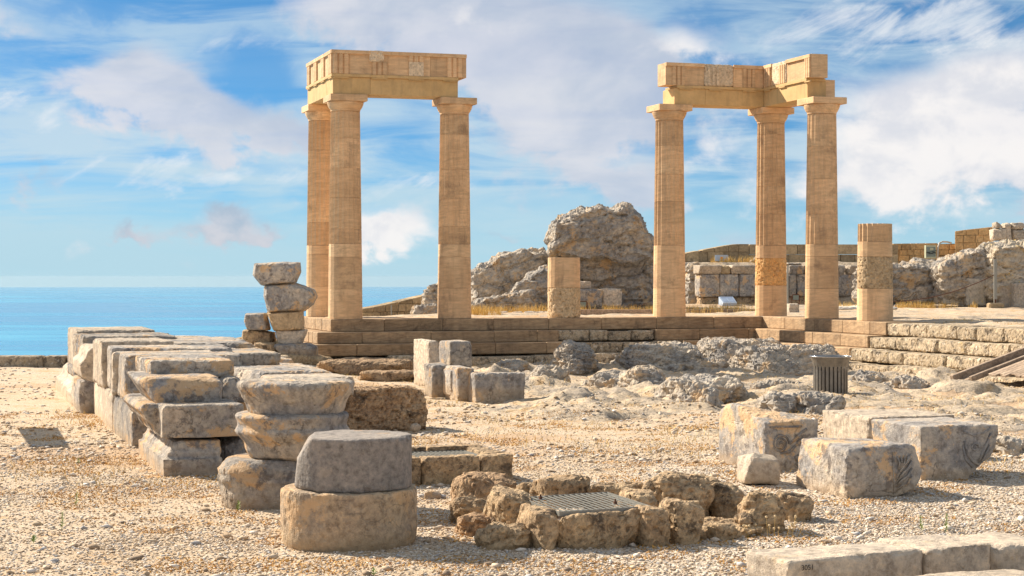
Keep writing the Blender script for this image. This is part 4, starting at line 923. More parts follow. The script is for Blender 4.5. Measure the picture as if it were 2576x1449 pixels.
rock('stone', 'small flat stone behind the left corner of the near grating', 'stone', 1300, 1362, 1248, 1218, .3, th=8, **kw)
rock('stone', 'largest rough boulder, right behind the near grating', 'boulder', 1634, 1812, 1302, 1202, .60, 12.7, th=8, **kw)
rock('stone', 'dark mossy stone leaning on the largest rough boulder from the right', 'stone', 1780, 1892, 1312, 1222, .55, th=10, **kw)
rock('stone', 'small stone peeping out behind the largest rough boulder', 'stone', 1750, 1816, 1240, 1198, .3, th=10, **kw)
rock('stone', 'low dark block lying in front of the mossy stone', 'stone', 1786, 1868, 1366, 1318, .24, th=12, **kw)
rock('stone', 'small pitted stone beside the tall stone at the right end', 'stone', 1858, 1912, 1350, 1302, .24, th=12, **kw)
rock('stone', 'tall pitted stone at the right end of the rough ring', 'stone', 1880, 1986, 1346, 1242, .34, th=12, top=.7, **kw)
rock('stone', 'separate brown stone just outside the right end of the rough ring', 'stone', 1964, 2058, 1316, 1254, .34, th=12, **kw)
gp = P(1406, 1291, 11.60)
grating('pale sloping metal grating set in the rough stones, nearest the viewer', gp, R(19), .64, .76, 15, tilt=(R(.5), R(-1)), bar=.0035)
for q in ((.09, .60), (.47, .20)):
    p = gp + Vector((math.cos(R(19)) * q[0] - math.sin(R(19)) * q[1], math.sin(R(19)) * q[0] + math.cos(R(19)) * q[1], .014))
    b = thing('grating_bolt', ('rusty bolt at the back left of the near grating' if q[0] < .2 else 'rusty bolt near the front right of the near grating'), 'bolt', p)
    sub('washer', lathe([(.026, 0), (.026, .004)], 16), M['galvanised'], b); sub('nut', lathe([(.013, .004), (.013, .02)], 6), M['rust'], b); sub('shank', lathe([(.006, .02), (.006, .036)], 8), M['rust'], b)
rock('stone', 'sharp grey stone on the gravel right of the lower front drum', 'stone', 1066, 1112, 1258, 1236, .12, mat='marble', vox=.010, amp=.008, top=.4)
rock('stone', 'small pale stone lying on the shaded gravel in front of the near curb', 'stone', 1478, 1500, 1407, 1394, .06, mat='pale_marble', vox=.008, amp=.004)
rock('stone', 'reddish flat stone beside the big rounded tan boulder', 'stone', 1132, 1166, 1228, 1216, .1, mat='red_conglomerate', vox=.010, amp=.006)

# ------------------------------------------------------------------ bedrock outcrops of the court
ob = 'bedrock outcrops of the court'
def outcrop(label, xl, xr, yb, yt, dv, Z=None, mat='bedrock', **kw):
    dv *= 1.5; tp = kw.get('top', .75)
    kw['shape'] = lambda w, d, h: lump(w, d, h, int(xl + yt), tp, base=1.22)
    kw.setdefault('amp', .06); kw.setdefault('vox', .03); kw.setdefault('strata', .055); kw.setdefault('crack', .06); kw.setdefault('csize', .38); kw.setdefault('smooth', False)
    g = G(xl, yb); Zz = Z or g.y
    return rock('rock_outcrop', label, 'rock', xl, xr, yb + 4, yt, dv, Zz, mat=mat, group=ob, scale=.5, chip=.1, ridges=.02, pits=.02, **kw)
outcrop('tall blue grey outcrop standing just right behind the middle block group', 1408, 1502, 932, 868, .9, top=.6)
outcrop('small dark outcrop at the foot of the steps, left of the tall blue grey one', 1335, 1413, 905, 876, .7)
outcrop('single knobbly brown grey rock in front of the steps', 1513, 1568, 906, 868, .6, top=.7)
outcrop('long deeply pitted blue grey outcrop in the centre of the court', 1578, 1780, 932, 872, 1.3, top=.85)
outcrop('low smooth outcrop at the right foot of the long pitted one', 1722, 1836, 933, 906, .8)
outcrop('broken outcrop rising towards the inner corner of the steps', 1780, 1988, 928, 860, 2.0, top=.8)
outcrop('sloping pale outcrop ending behind the litter bin', 1880, 2142, 938, 878, 1.6, top=.8)
outcrop('rounded tan rock beside the shaded hollow of the court', 1578, 1684, 988, 932, .9, top=.7)
outcrop('low outcrop right beside the middle block group', 1333, 1440, 968, 930, .9)
outcrop('stepped outcrop with three knobs in front of the shaded hollow', 1694, 1886, 1008, 958, 1.0, top=.85)
outcrop('small upright knob at the front of the stepped outcrop', 1774, 1815, 1027, 988, .4, top=.6)
outcrop('low ledge in front of the middle of the court', 1396, 1500, 1017, 992, .6)
outcrop('rounded rock behind the tall carved block', 1938, 2006, 1040, 996, .6)
outcrop('craggy ridge between the tall carved block and the litter bin', 2003, 2142, 1042, 998, .8)
outcrop('flat grey ledge right of the litter bin', 2165, 2235, 968, 944, .6)
outcrop('thin ledge near the foot of the wooden ramp', 2262, 2350, 978, 958, .7)
outcrop('pale ledge with a broken edge, left of the litter bin foot', 1900, 2050, 985, 968, .7)
outcrop('flat outcrop in the left half of the rocky field', 1500, 1600, 975, 948, 1.1)
outcrop('low outcrop beyond the middle block group', 1255, 1335, 934, 912, .9)
outcrop('grey rocks at the right edge beyond the carved group', 2512, 2600, 1142, 1110, .6)
rock('flat_rock', 'broad flat brown ledge at the foot of the steps, right of the stone pile', 'rock', 792, 1043, 938, 911, 1.8, 38.5, mat='red_conglomerate', vox=.04, amp=.05, top=.96, strata=.02)
rock('flat_rock', 'low second ledge under the broad flat brown one', 'rock', 900, 1062, 958, 936, .9, 36.0, mat='red_conglomerate', vox=.04, amp=.05, top=.9)
for i, (x, y) in enumerate(((930, 985), (1010, 972), (1120, 1062), (1190, 1075))):
    pass

# ------------------------------------------------------------------ balanced stone pile
pg = 'balanced stone pile left of the columns'
def facet(name, label, Z, dep, front, extra=(), mat='marble', vox=.03, amp=.018, **kw):
    """a boulder from its outline: the outline sits at the middle, smaller copies in front and behind"""
    cx = sum(p[0] for p in front) / len(front); cy = sum(p[1] for p in front) / len(front)
    if kw2.get('group') == pg: front = [(x, y + (2.8 if y > cy else -.6)) for x, y in front]
    base = P(cx, max(p[1] for p in front), Z); shapes = []
    for ol in (front,) + tuple(extra):
        cx = sum(p[0] for p in ol) / len(ol); cy = sum(p[1] for p in ol) / len(ol); pts = []
        for k, (dy, s) in enumerate(((-.5, .84), (-.18, 1.0), (.2, 1.0), (.5, .78))):
            for x, y in ol:
                q = P(cx + (x - cx) * s, cy + (y - cy) * s, Z); pts.append((q.x - base.x, dy * dep, q.z - base.z))
        shapes.append(hull(pts))
    kw.setdefault('chip', .4)
    return link(name, rocky(join(*shapes), vox, amp, **kw), M[mat], None, base, 0, label, kw2.get('cat', 'stone'), kw2.get('group'))
kw2 = dict(group=pg)
facet('stone', 'uppermost stone of the pile, a grey wedge wider at its top', 42, .8, [(640, 662), (753, 660), (757, 684), (742, 710), (658, 716), (637, 690)], scale=.3, ridges=.02)
facet('stone', 'second stone from the top of the pile, broad with a point to the right', 42, .9, [(666, 718), (740, 713), (790, 728), (798, 745), (788, 762), (766, 779), (676, 785), (664, 745)], scale=.3, ridges=.015)
facet('stone', 'square brown pitted stone in the middle of the pile', 42, .8, [(672, 785), (762, 781), (765, 828), (690, 831)], mat='poros', scale=.3)
facet('stone', 'grey moulded block lying left of the square brown stone in the pile', 42.1, .7, [(619, 789), (670, 787), (680, 828), (624, 828), (616, 808)])
facet('stone', 'reddish stone narrowing downwards, third from the bottom of the pile', 42, .7, [(694, 829), (774, 829), (770, 842), (758, 866), (700, 866)], mat='pale_marble')
facet('stone', 'dark rough brown stone at the left of the pile', 42.3, .9, [(612, 830), (640, 827), (690, 836), (694, 862), (640, 865), (610, 852)], mat='conglomerate', scale=.3)
facet('stone', 'wide orange and grey stone at the foot of the pile', 41.8, .9, [(684, 868), (700, 864), (780, 864), (799, 872), (800, 904), (740, 907), (712, 900)], mat='marble')
facet('stone', 'little tan block squeezed into the foot of the pile', 41.9, .4, [(693, 856), (722, 856), (722, 866), (693, 868)], mat='wall_stone')
facet('stone', 'low brown stone at the left foot of the pile', 41.7, .8, [(640, 862), (690, 862), (700, 880), (648, 882)], mat='conglomerate')
facet('stone', 'flat stone barely showing at the far left of the pile', 42.6, .8, [(583, 852), (612, 848), (616, 862), (583, 862)], mat='wall_stone')
facet('stone', 'dark cobbles carrying the widest stone of the pile', 41.9, 1.4, [(640, 880), (720, 896), (830, 900), (845, 915), (640, 925)], mat='conglomerate', amp=.06)

# ------------------------------------------------------------------ rocks on the terrace
kw2 = dict(group='grey rocks on the upper terrace', cat='rock')
BK = dict(vox=.06, amp=.13, scale=1.1, ridges=.06, strata=.09, chip=.05, mat='bedrock', crack=.13, csize=.9, smooth=False)
facet('boulder', 'great grey boulder resting on the rock behind the broken stump', 59, 2.9, [(1374, 610), (1390, 562), (1440, 543), (1474, 520), (1492, 519), (1530, 600), (1490, 668), (1400, 650), (1384, 640)], extra=([(1468, 530), (1500, 515), (1540, 530), (1590, 610), (1570, 672), (1470, 660)], [(1536, 530), (1552, 515), (1570, 518), (1580, 535), (1606, 543), (1618, 575), (1640, 610), (1648, 645), (1630, 662), (1560, 676), (1520, 640)]), **{**BK, 'amp': .12, 'crack': .15, 'csize': 1.1, 'ridges': .05})
facet('rock_outcrop', 'wide dark rock face carrying the great boulder', 59.6, 3.0, [(1385, 648), (1452, 652), (1560, 668), (1652, 650), (1654, 790), (1390, 790)], **BK)
facet('rock_outcrop', 'long rock ridge sloping down to the left between the column groups', 61, 2.6, [(1178, 690), (1215, 664), (1262, 634), (1300, 625), (1368, 625), (1375, 640), (1370, 700), (1330, 790), (1178, 790)], **BK)
facet('rock_outcrop', 'pale sloping rock in front of the long ridge', 57.5, 1.8, [(1270, 745), (1300, 712), (1372, 665), (1400, 680), (1400, 792), (1262, 792)], **{**BK, 'amp': .08})
facet('rock_outcrop', 'low jagged rock at the foot of the pale sloping rock', 55.8, 1.2, [(1180, 770), (1215, 752), (1300, 735), (1342, 730), (1345, 785), (1180, 790)], **{**BK, 'amp': .07, 'vox': .045, 'crack': .09, 'csize': .6})
facet('rock_outcrop', 'upright rock just left of the right column of the left group', 57, 1.0, [(1068, 735), (1080, 716), (1100, 708), (1130, 712), (1130, 800), (1070, 800)], **{**BK, 'amp': .06, 'vox': .045, 'crack': .09, 'csize': .6})
facet('rock_outcrop', 'rounded small rocks below the upright rock', 53, .8, [(1042, 776), (1060, 764), (1098, 766), (1102, 800), (1040, 800)], **{**BK, 'amp': .05, 'vox': .035, 'crack': .06, 'csize': .4})
facet('rock_outcrop', 'dark rock face left of the moulded block row', 66, 1.4, [(1722, 668), (1752, 664), (1765, 690), (1762, 780), (1722, 780)], **{**BK, 'amp': .08})
facet('rock_outcrop', 'pale pointed rock above the moulded block row, left of the middle column', 67.5, 1.0, [(1850, 668), (1880, 656), (1904, 644), (1930, 650), (1930, 690), (1860, 690)], **{**BK, 'amp': .06})
facet('rock_outcrop', 'dark rock face with vertical clefts at the right, behind the broken column', 63, 1.8, [(2150, 672), (2180, 666), (2250, 668), (2300, 668), (2345, 676), (2350, 765), (2150, 765)], **BK)
facet('rock_outcrop', 'pale flat topped rock in front of the cabinet wall', 65, 1.5, [(2270, 668), (2292, 654), (2320, 650), (2352, 656), (2360, 690), (2280, 690)], **{**BK, 'amp': .07})
facet('rock_outcrop', 'large humped rock right of the vertical clefts', 62.5, 2.4, [(2335, 680), (2352, 665), (2400, 650), (2420, 632), (2450, 628), (2468, 636), (2472, 700), (2450, 745), (2380, 762), (2345, 750)], **BK)
facet('rock_outcrop', 'yellow stained rock between the hump and the right edge', 62, 2.4, [(2462, 640), (2478, 616), (2520, 612), (2580, 606), (2640, 606), (2640, 760), (2458, 760), (2460, 690)], **{**BK, 'mat': 'yellow_rock'})
sr = random.Random(12)
for i, x in enumerate((1232, 1262, 1300, 1332, 1356)):
    facet('stone', ['weathered kerb stone, leftmost of five', 'weathered kerb stone, second of five', 'weathered kerb stone, middle one of five', 'weathered kerb stone, fourth of five', 'weathered kerb stone, rightmost of five'][i] + ' left of the stump', 53, .5, [(x - 14, 784), (x + 14, 783), (x + 15, 799), (x - 15, 799)], mat='bedrock', vox=.03, amp=.02)

# ------------------------------------------------------------------ masonry
def facing(root, p0, ang, x0, x1, z0, z1, th, mat, jit=.012, c=.012, label=None, rough_=True):
    s = cbox(x0 + .008, rnd.uniform(-jit, jit), z0 + .006, x1 - .008, th, z1 - .006, c)
    co = [(x + rnd.uniform(-1, 1) * .006, y, z + rnd.uniform(-1, 1) * .006) for x, y, z in s[0]]
    return sub('stone', (co, s[1]), M[mat], root, label=label)
def masonry(label, p0, p1, z0, tops, ch, ln, mat, th=.5):
    d = Vector((p1.x - p0.x, p1.y - p0.y, 0)); L = d.length; ang = math.atan2(d.y, d.x)
    root = thing('stone_wall', label, 'wall', (p0.x, p0.y, z0), ang)
    T = lambda x: np.interp(x / L, [t[0] for t in tops], [t[1] for t in tops]) - z0
    z = 0.0
    while z < max(t[1] for t in tops) - z0 - .05:
        h = ch * rnd.uniform(.9, 1.1); x = -rnd.uniform(0, ln * .5)
        while x < L:
            w = ln * rnd.uniform(.6, 1.4); a, b = max(x, 0), min(x + w, L); x += w
            if b - a < .08: continue
            t0, t1 = T(a + .01), T(b - .01); t = min(t0, t1)
            if t - z < .06: continue
            top = z + h if z + h < t - .05 else None
            if top is not None: facing(root, p0, ang, a, b, z, top, th, mat)
            else:
                co, fa = cbox(a + .008, rnd.uniform(-.01, .01), z + .006, b - .008, th, z + 1, .012)
                co = [(xx, yy, (T(xx) - (z + 1 - zz)) if zz > z + .5 else zz) for xx, yy, zz in co]
                sub('stone', (co, fa), M[mat], root)
        z += h
    # core so that no light shows through the joints
    x_ = np.linspace(0, L, 12); co = []; 
    for xx in x_: co += [(xx, .06, 0), (xx, .06, T(xx) - .03), (xx, th - .05, T(xx) - .03), (xx, th - .05, 0)]
    fa = [(i * 4 + k, i * 4 + (k + 1) % 4, i * 4 + 4 + (k + 1) % 4, i * 4 + 4 + k) for i in range(11) for k in range(4)]
    sub('mortar', fix((co, fa)), M['conglomerate'], root)
    return root
def zat(y, Z): return EYE + (HY - y) / F * Z
a, b = P(905, 0, 60.5), P(1085, 0, 62.5)
masonry('low masonry wall with a rising top, seen between the left columns in front of the sea', a, b, .05, [(0, zat(778, 60.5)), (.28, zat(770, 61)), (.9, zat(744, 62.3)), (1, zat(741, 62.5))], .27, .42, 'wall_stone')
a, b = P(1700, 0, 73), P(1884, 0, 74)
masonry('masonry wall with a top rising to the right, behind the blue sign', a, b, 2.0, [(0, zat(642, 73)), (.15, zat(636, 73)), (.8, zat(614, 74)), (1, zat(614, 74))], .38, .6, 'wall_stone')
a, b = P(1884.5, 0, 74), P(2246, 0, 75)
w2 = thing('stone_wall', 'straight wall topped with big smooth blocks, behind the right group of columns', 'wall', (a.x, a.y, 2.0), 0)
L_ = b.x - a.x; x = 0
zt_, zm_ = zat(614.5, 74) - 2.0, zat(640, 74) - 2.0
while x < L_ - .2:
    w = rnd.uniform(.85, 1.35); facing(w2, a, 0, x, min(x + w, L_), zm_ + .003, zt_, .55, 'wall_stone'); x += w
x = 0
while x < L_ - .1:
    w = rnd.uniform(.3, .7); facing(w2, a, 0, x, min(x + w, L_), .0, zm_, .5, 'wall_stone'); x += w
a, b = P(2246, 0, 75), P(2403, 0, 75)
masonry('ochre masonry wall carrying the grey green cabinet', a, b, 1.9, [(0, zat(613, 75)), (1, zat(611, 75))], .24, .36, 'orange_wall')
a, b = P(2401, 0, 74.5), P(2496, 0, 74.0)
masonry('higher ochre masonry wall with a broken rising top at the right', a, b, 1.9, [(0, zat(582, 74.5)), (.1, zat(580, 74.5)), (.95, zat(571, 74)), (1, zat(571, 74))], .30, .42, 'orange_wall')
# low parapet at the far left
pa = P(-30, 0, 37.9); pr_ = thing('parapet', 'low stained kerb wall at the far left in front of the sea', 'wall', (pa.x, pa.y, 0), R(0)); 
xs_ = [0, 1.15, 1.62, 3.9, 6.3]
zg = tz(-9.5, 37.9)
for i in range(4):
    me = rocky(cbox(xs_[i] + .006, 0, zg - .1, xs_[i + 1] - .006, .4, zat(895, 37.9), .02), .035, .010, .2, .35)
    sub('coping_stone', me, M['lichen_step'], pr_)

# white fallen blocks on the right horizon
kw2 = dict(group='pale blocks heaped on the wall at the right', cat='stone block')
for lab, pts in (('pale squared block, left one of the upper pair', [(2489, 577), (2528, 575), (2530, 605), (2491, 606)]), ('small pointed grey block on top at the left', [(2497, 558), (2505, 558), (2518, 573), (2498, 576)]),
                 ('upright pale block behind the upper pair', [(2520, 562), (2538, 560), (2540, 608), (2522, 608)]), ('large pale block at the right edge', [(2540, 578), (2600, 576), (2600, 606), (2542, 606)]),
                 ('squared pale block on the large one', [(2540, 561), (2572, 560), (2574, 577), (2541, 578)]), ('low flat pale block, lower left', [(2491, 608), (2536, 607), (2540, 622), (2490, 624)]), ('low flat pale block, lower right', [(2540, 609), (2600, 607), (2600, 622), (2540, 622)])):
    facet('stone_block', lab + ', heaped on the wall at the right', 70, .7, pts, mat='pale_marble', vox=.06, amp=.03)

# ------------------------------------------------------------------ the row of upright blocks on the terrace
ar = thing('block_row', 'row of upright stained blocks under moulded stones, at the back of the terrace', 'block wall', P(1760, 770, 64.0), TH)
def lx(x, Z0=64.0, th=17.5): return wid(1760, x, Z0, th)
za = ar.location.z
hz = lambda y: zat(y, 64) - za
bx = [1760, 1810, 1860, 1906, 1952, 1984, 2005, 2052, 2107, 2157]
for i in range(len(bx) - 1):
    sub('stone_block', rocky(cbox(lx(bx[i]) + .008, rnd.uniform(-.02, .02), hz(747), lx(bx[i + 1]) - .008, .55, hz(690), .02), .05, .012, .3, .3), M['marble'], ar)
sub('plinth', rocky(cbox(.1, .10, -.3, lx(2157), .6, hz(747) - .004, .02), .07, .02, .3, .3), M['conglomerate'], ar)
mo = lambda x0, x1, mat='pale_marble', e=0: sub('moulding', rocky(prism_x([(.0, hz(689.5)), (-.02, hz(684)), (-.07, hz(680)), (-.08, hz(676)), (-.13, hz(672)), (-.14, hz(667)), (.5, hz(667)), (.5, hz(689.5))], lx(x0), lx(x1)), .04, .012, .2, .4), M[mat], ar)
mo(1757, 1813); mo(1839, 1900)
sub('stone_block', rocky(cbox(lx(1814), 0, hz(689.5), lx(1838), .5, hz(668), .02), .04, .01), M['wall_stone'], ar)
mo(1984, 2022, 'marble'); mo(2134, 2157); mo(2024, 2100, 'marble')
sub('stone_block', rocky(lump(lx(2132) - lx(2104), .5, .35, 4), .04, .01), M['bedrock'], ar, loc=(lx(2104), 0, hz(689.5)))
sub('top_slab', rocky(cbox(lx(1980), .1, hz(666.5), lx(2024), .7, hz(660), .02), .05, .01), M['pale_marble'], ar)
# two pale blocks right of the stump and a small one above
kw2 = dict(group='blocks leaning on the rock behind the stump', cat='stone block')
blk('stone_block', 'smooth grey slab just right of the stump, below the great boulder', 'stone slab', 1440, 1517, 771, 727, .5, 56, vox=.05, mat='marble')
blk('stone_block', 'diagonally veined slab, right neighbour of the smooth grey slab', 'stone slab', 1518, 1567, 769, 726, .5, 56.3, vox=.05, mat='pale_marble')
blk('stone_block', 'small pale block lying above the smooth grey slab beside the stump', 'stone block', 1440, 1486, 725, 707, .5, 56.3, vox=.05, mat='pale_marble')
blk('stone_block', 'little pale block behind the middle column of the right group', 'stone block', 1985, 2011, 795, 764, .4, 53, th=5, vox=.03, mat='pale_marble')
# slabs at the foot of the right rocks
rb = 'slabs standing along the foot of the right hand rocks'
for lab, xl, xr, yb, yt, Z, mat in (('short grey slab, leftmost of the row', 2265, 2302, 757, 722, 62.5, 'pale_marble'), ('smooth pale block', 2305, 2334, 757, 721, 62, 'pale_marble'), ('dark sided block', 2335, 2353, 757, 722, 62.1, 'marble'), ('small bright block', 2355, 2371, 759, 728, 61.8, 'pale_marble'),
                                 ('broad lichen spotted slab', 2372, 2432, 762, 716, 61.5, 'yellow_rock'), ('rounded slab with a bright yellow lichen patch', 2430, 2480, 766, 700, 61.2, 'yellow_rock'), ('narrow shaded slab', 2481, 2512, 765, 700, 61.4, 'marble'), ('tall smooth slab with a crack', 2514, 2548, 771, 710, 60.8, 'pale_marble'), ('tall slab cut by the right edge of the view', 2550, 2620, 775, 712, 60.5, 'pale_marble')):
    blk('stone_slab', lab + ', along the foot of the right hand rocks', 'stone slab', xl, xr, yb + 2, yt, .5, Z, th=5, mat=mat, vox=.05, group=rb)
blk('stone_block', 'white moulded block lying on the tall slabs at the right edge', 'stone block', 2519, 2640, 710, 687, .6, 60.9, th=5, mat='pale_marble', vox=.04, shape=lambda w, d, h: join(box(0, 0, 0, w, d, h * .35), box(.1, .08, h * .3, w, d, h * .8), box(.0, -.02, h * .75, w, d, h)))
for lab, xl, xr, y, Z, w in (('pale flat paving slab behind the right columns', 2105, 2260, 776, 57, 3.6), ('pale paving slab right of the broken column', 2247, 2330, 767, 62, 2.0)):
    p = P(xl, y, Z); g_ = tz(p.x, p.y)
    link('paving_slab', rocky(cbox(0, 0, -.05, wid(xl, xr, Z, 0), w, .06, .02), .06, .008), M['paving'], None, (p.x, p.y, g_ + .02), 0, lab, 'paving slab')
# ------------------------------------------------------------------ litter bin
def bin_():
    p = Vector((P(2088.5, 0, 28.5).x, 28.5, 0)); zt_ = zat(897, 28.5); z0 = tz(p.x, p.y) - .02; h = zt_ - z0
    r = thing('litter_bin', 'brown metal litter bin of upright slats with a flaring steel rim', 'litter bin', (p.x, p.y, z0))
    sub('perforated_liner', lathe([(.235, .04), (.235, h * .70)], 40, False), M['bin_mesh'], r)
    sub('base_plate', lathe([(.262, .02), (.262, .05)], 40), M['bin_metal'], r)
    me = None; n = 26
    for k in range(n):
        a = 2 * math.pi * k / n; w = .021
        if me is None:
            pts = [(.268, .0), (.268, h * .66), (.272, h * .74), (.286, h * .86), (.305, h * .95), (.312, h)]
            co = []; fa = []
            for i, (rr, z) in enumerate(pts): co += [(rr, -w, z), (rr, w, z), (rr - .005, w, z), (rr - .005, -w, z)]
            for i in range(len(pts) - 1):
                for j in range(4): fa.append((i * 4 + j, i * 4 + (j + 1) % 4, i * 4 + 4 + (j + 1) % 4, i * 4 + 4 + j))
            fa += [(3, 2, 1, 0), (20, 21, 22, 23)]
            me = new_mesh('slat', *fix((co, fa)))
        link('slat', me, M['bin_metal'], r, (0, 0, 0), a)
    sub('collar', lathe([(.273, h * .76), (.288, h * .87), (.307, h * .955), (.314, h)], 48, False), M['bin_metal'], r, smooth=True)
    ring = [(.32 * math.cos(t), .32 * math.sin(t), h + .004) for t in np.linspace(0, 2 * math.pi, 49)]
    sub('rim', tube(ring, .010, 8), M['steel_rim'], r, smooth=True)
bin_()
# ------------------------------------------------------------------ wooden ramp over the wing steps
def ramp():
    p = P(2404, 953, 34.2)
    r = thing('wooden_ramp', 'weathered wooden ramp rising over the right hand steps', 'ramp', (p.x, p.y, p.z), TH)
    sl = math.radians(18); n = 26
    def tilt(shape):
        co, fa = shape; return [(x * math.cos(sl) - z * math.sin(sl), y, x * math.sin(sl) + z * math.cos(sl)) for x, y, z in co], fa
    sub('edge_beam', tilt(cbox(-.05, .0, -.10, 4.2, .12, .08, .01)), M['wood'], r)
    sub('edge_beam', tilt(cbox(.12, -.36, -.08, 4.2, -.26, .02, .01)), M['wood'], r)
    y = -.39; i = 0
    while y > -4.2:
        w = rnd.uniform(.13, .16); s0 = rnd.uniform(-.05, .12) + .45
        sub('plank', tilt(cbox(s0, y - w + .008, -.07 + rnd.uniform(-.006, .006), 4.2, y, -.03, .006)), M['wood'], r); y -= w
    y = -.02
    sub('plank', tilt(cbox(.1, -.25, -.07, 4.2, -.01, -.035, .006)), M['wood'], r)
ramp()
# ------------------------------------------------------------------ signs, cabinet, lamps, posts
def lectern():
    a = P(1812, 768, 62.6); w = (1854 - 1812) / F * 62.6 * .93
    r = thing('information_lectern', 'pale blue sloping information board standing in dry grass before the block row', 'information board', (a.x, a.y, .70), R(4))
    h1, h2, d = .16, .36, .36
    co = [(0, 0, -.15), (w, 0, -.15), (w, d, -.15), (0, d, -.15), (.09, 0, h1), (w + .03, 0, h1), (w - .04, d, h2), (0, d, h2)]
    sub('body', fix((co, [(0, 1, 2, 3), (4, 5, 6, 7), (0, 1, 5, 4), (1, 2, 6, 5), (2, 3, 7, 6), (3, 0, 4, 7)])), M['sign_blue'], r)
    def q(s, t): # point on the sloping face
        x = (.09 * (1 - t)) + s * ((w + .03 - .09) * (1 - t) + (w - .04) * t); return (x, t * d, h1 + (h2 - h1) * t + .006)
    for s0, s1, t0, t1 in ((.08, .92, .82, .94), (.08, .46, .12, .74), (.52, .92, .12, .74)):
        sub('printed_panel', ([q(s0, t0), q(s1, t0), q(s1, t1), q(s0, t1)], [(0, 1, 2, 3)]), M['sign_print'], r)
lectern()
def sign():
    a = P(1798, 657, 67.2); w = 33 / F * 67.2; h = 15.5 / F * 67.2
    r = thing('sign', 'blank blue rectangular sign with a small orange disc, below the masonry wall', 'sign', (a.x, a.y, a.z - .35))
    sub('panel', cbox(0, 0, .35, w, .03, .35 + h, .003), M['sign_blue'], r)
    sub('stand', cbox(w * .12, .032, .0, w * .55, .08, .36, .003), M['galvanised'], r)
    dsk = lathe([(.05, 0), (.05, .012)], 20); dsk = ([(x + w * .5, -.014 + z, y + .35 + h * .5) for x, y, z in dsk[0]], dsk[1])
    sub('disc', fix(dsk), M['sign_orange'], r)
sign()
def cabinet():
    a = P(2328, 650, 73.6); w = 26 / F * 73.6; h = 33 / F * 73.6
    r = thing('electric_cabinet', 'grey green electric cabinet with a window and a hanging black cable', 'cabinet', a)
    sub('body', cbox(0, 0, .0, w, .25, h, .01), M['cabinet'], r)
    sub('door', cbox(.03, -.012, h * .13, w - .03, -.001, h * .86, .003), M['cabinet_glass'], r)
    sub('meter', cbox(w * .4, -.02, h * .62, w * .72, -.0125, h * .8, .002), M['cabinet'], r)
    sub('cable', tube([(w * .02 + w * .9 * t, -.03 - .01 * math.sin(7 * t), h * (.42 + .05 * math.sin(9 * t))) for t in np.linspace(0, 1, 24)] + [(w * (1 - t * .9), -.035, h * (.38 + .04 * math.sin(8 * t))) for t in np.linspace(0, 1, 18)] + [(w * 1.03, -.03, h * .6)], .009, 5), M['black'], r)
    b_ = P(2356, 651, 73.7)
    link('conduit', new_mesh('conduit', *tube([P(2357, 654, 73.6), P(2358, 640, 73.6), P(2359, 622, 73.6), P(2362, 612, 73.9), P(2370, 608, 74.6), P(2382, 608.5, 75.3), P(2392, 611, 75.6)], .035, 8), smooth=True), M['hose'], None, label='bent pale pipe running over the wall beside the cabinet', cat='pipe')
cabinet()
def post(label, x, yb, yt, Z, w=.05, foot=True):
    a = P(x, yb, Z); h = (yb - yt) / F * Z
    r = thing('metal_post', label, 'post', a)
    sub('profile', join(box(-w, -.03, 0, w, -.022, h), box(-w, -.0219, 0, -w + .012, .03, h), box(w - .012, -.0219, 0, w, .03, h)), M['galvanised'], r)
    if foot: sub('footing', cbox(-.25, -.2, -.35, .25, .2, -.002, .04), M['wall_stone'], r); sub('socket', lathe([(.045, .0), (.045, .12)], 10), M['rust'], r)
    return r
post('slim grey metal post on a stone footing at the right, in front of the rocks', 2503, 762, 652, 59.5)
post('thin white post beside the middle column of the right group', 1981, 766, 668, 60.5, .025, False)
post('slim leaning post against the low wall, left of the right column', 984, 797, 767, 58, .02, False)
def cable(label, pts, r=.012, mat='rust'):
    link('cable', new_mesh('cable', *tube(pts, r, 5), smooth=True), M[mat], None, label=label, cat='cable')
def sag(p, q, s, n=14): return [p + (q - p) * t - Vector((0, 0, s * 4 * t * (1 - t))) for t in np.linspace(0, 1, n)]
cable('dark barrier cable sagging up from the broken column to the right hand post', sag(P(2190, 757, 58), P(2503, 690, 59.5), .30), .014)
cable('thin pale cable running from the right hand post to the edge of the view', sag(P(2503, 664, 59.5), P(2600, 700, 59), .12), .010, 'hose')
cable('low dark cable stretched behind the stump at the foot of the slabs', sag(P(1440, 776, 54.5), P(1745, 776, 55), .04), .012)
cable('thin wire slanting from the boulder foot to the left column of the right group', sag(P(1560, 790, 54), P(1650, 750, 56), .03), .006)
def floodlight(label, x, yb, Z, s=1.0):
    a = P(x, yb, Z); r = thing('floodlight', label, 'floodlight', a)
    sub('bracket', join(box(-.14 * s, -.01, 0, -.12 * s, .01, .26 * s), box(.12 * s, -.01, 0, .14 * s, .01, .26 * s), box(-.14 * s, -.03, -.015, .14 * s, .03, -.0005)), M['rust'], r)
    sub('housing', hull([(x_, y_, z_) for x_, y_, z_ in [(-.11, -.10, .10), (.11, -.10, .10), (-.11, -.08, .30), (.11, -.08, .30), (-.07, .08, .14), (.07, .08, .14), (-.07, .08, .26), (.07, .08, .26)]]), M['rust'], r)
    sub('glass', box(-.09, -.108, .12, .09, -.1015, .27), M['cabinet_glass'], r)
floodlight('rusty floodlight on the terrace just right of the stump', 1466, 782, 54)
floodlight('rusty floodlight between the middle and right columns of the right group', 2000, 764, 57)
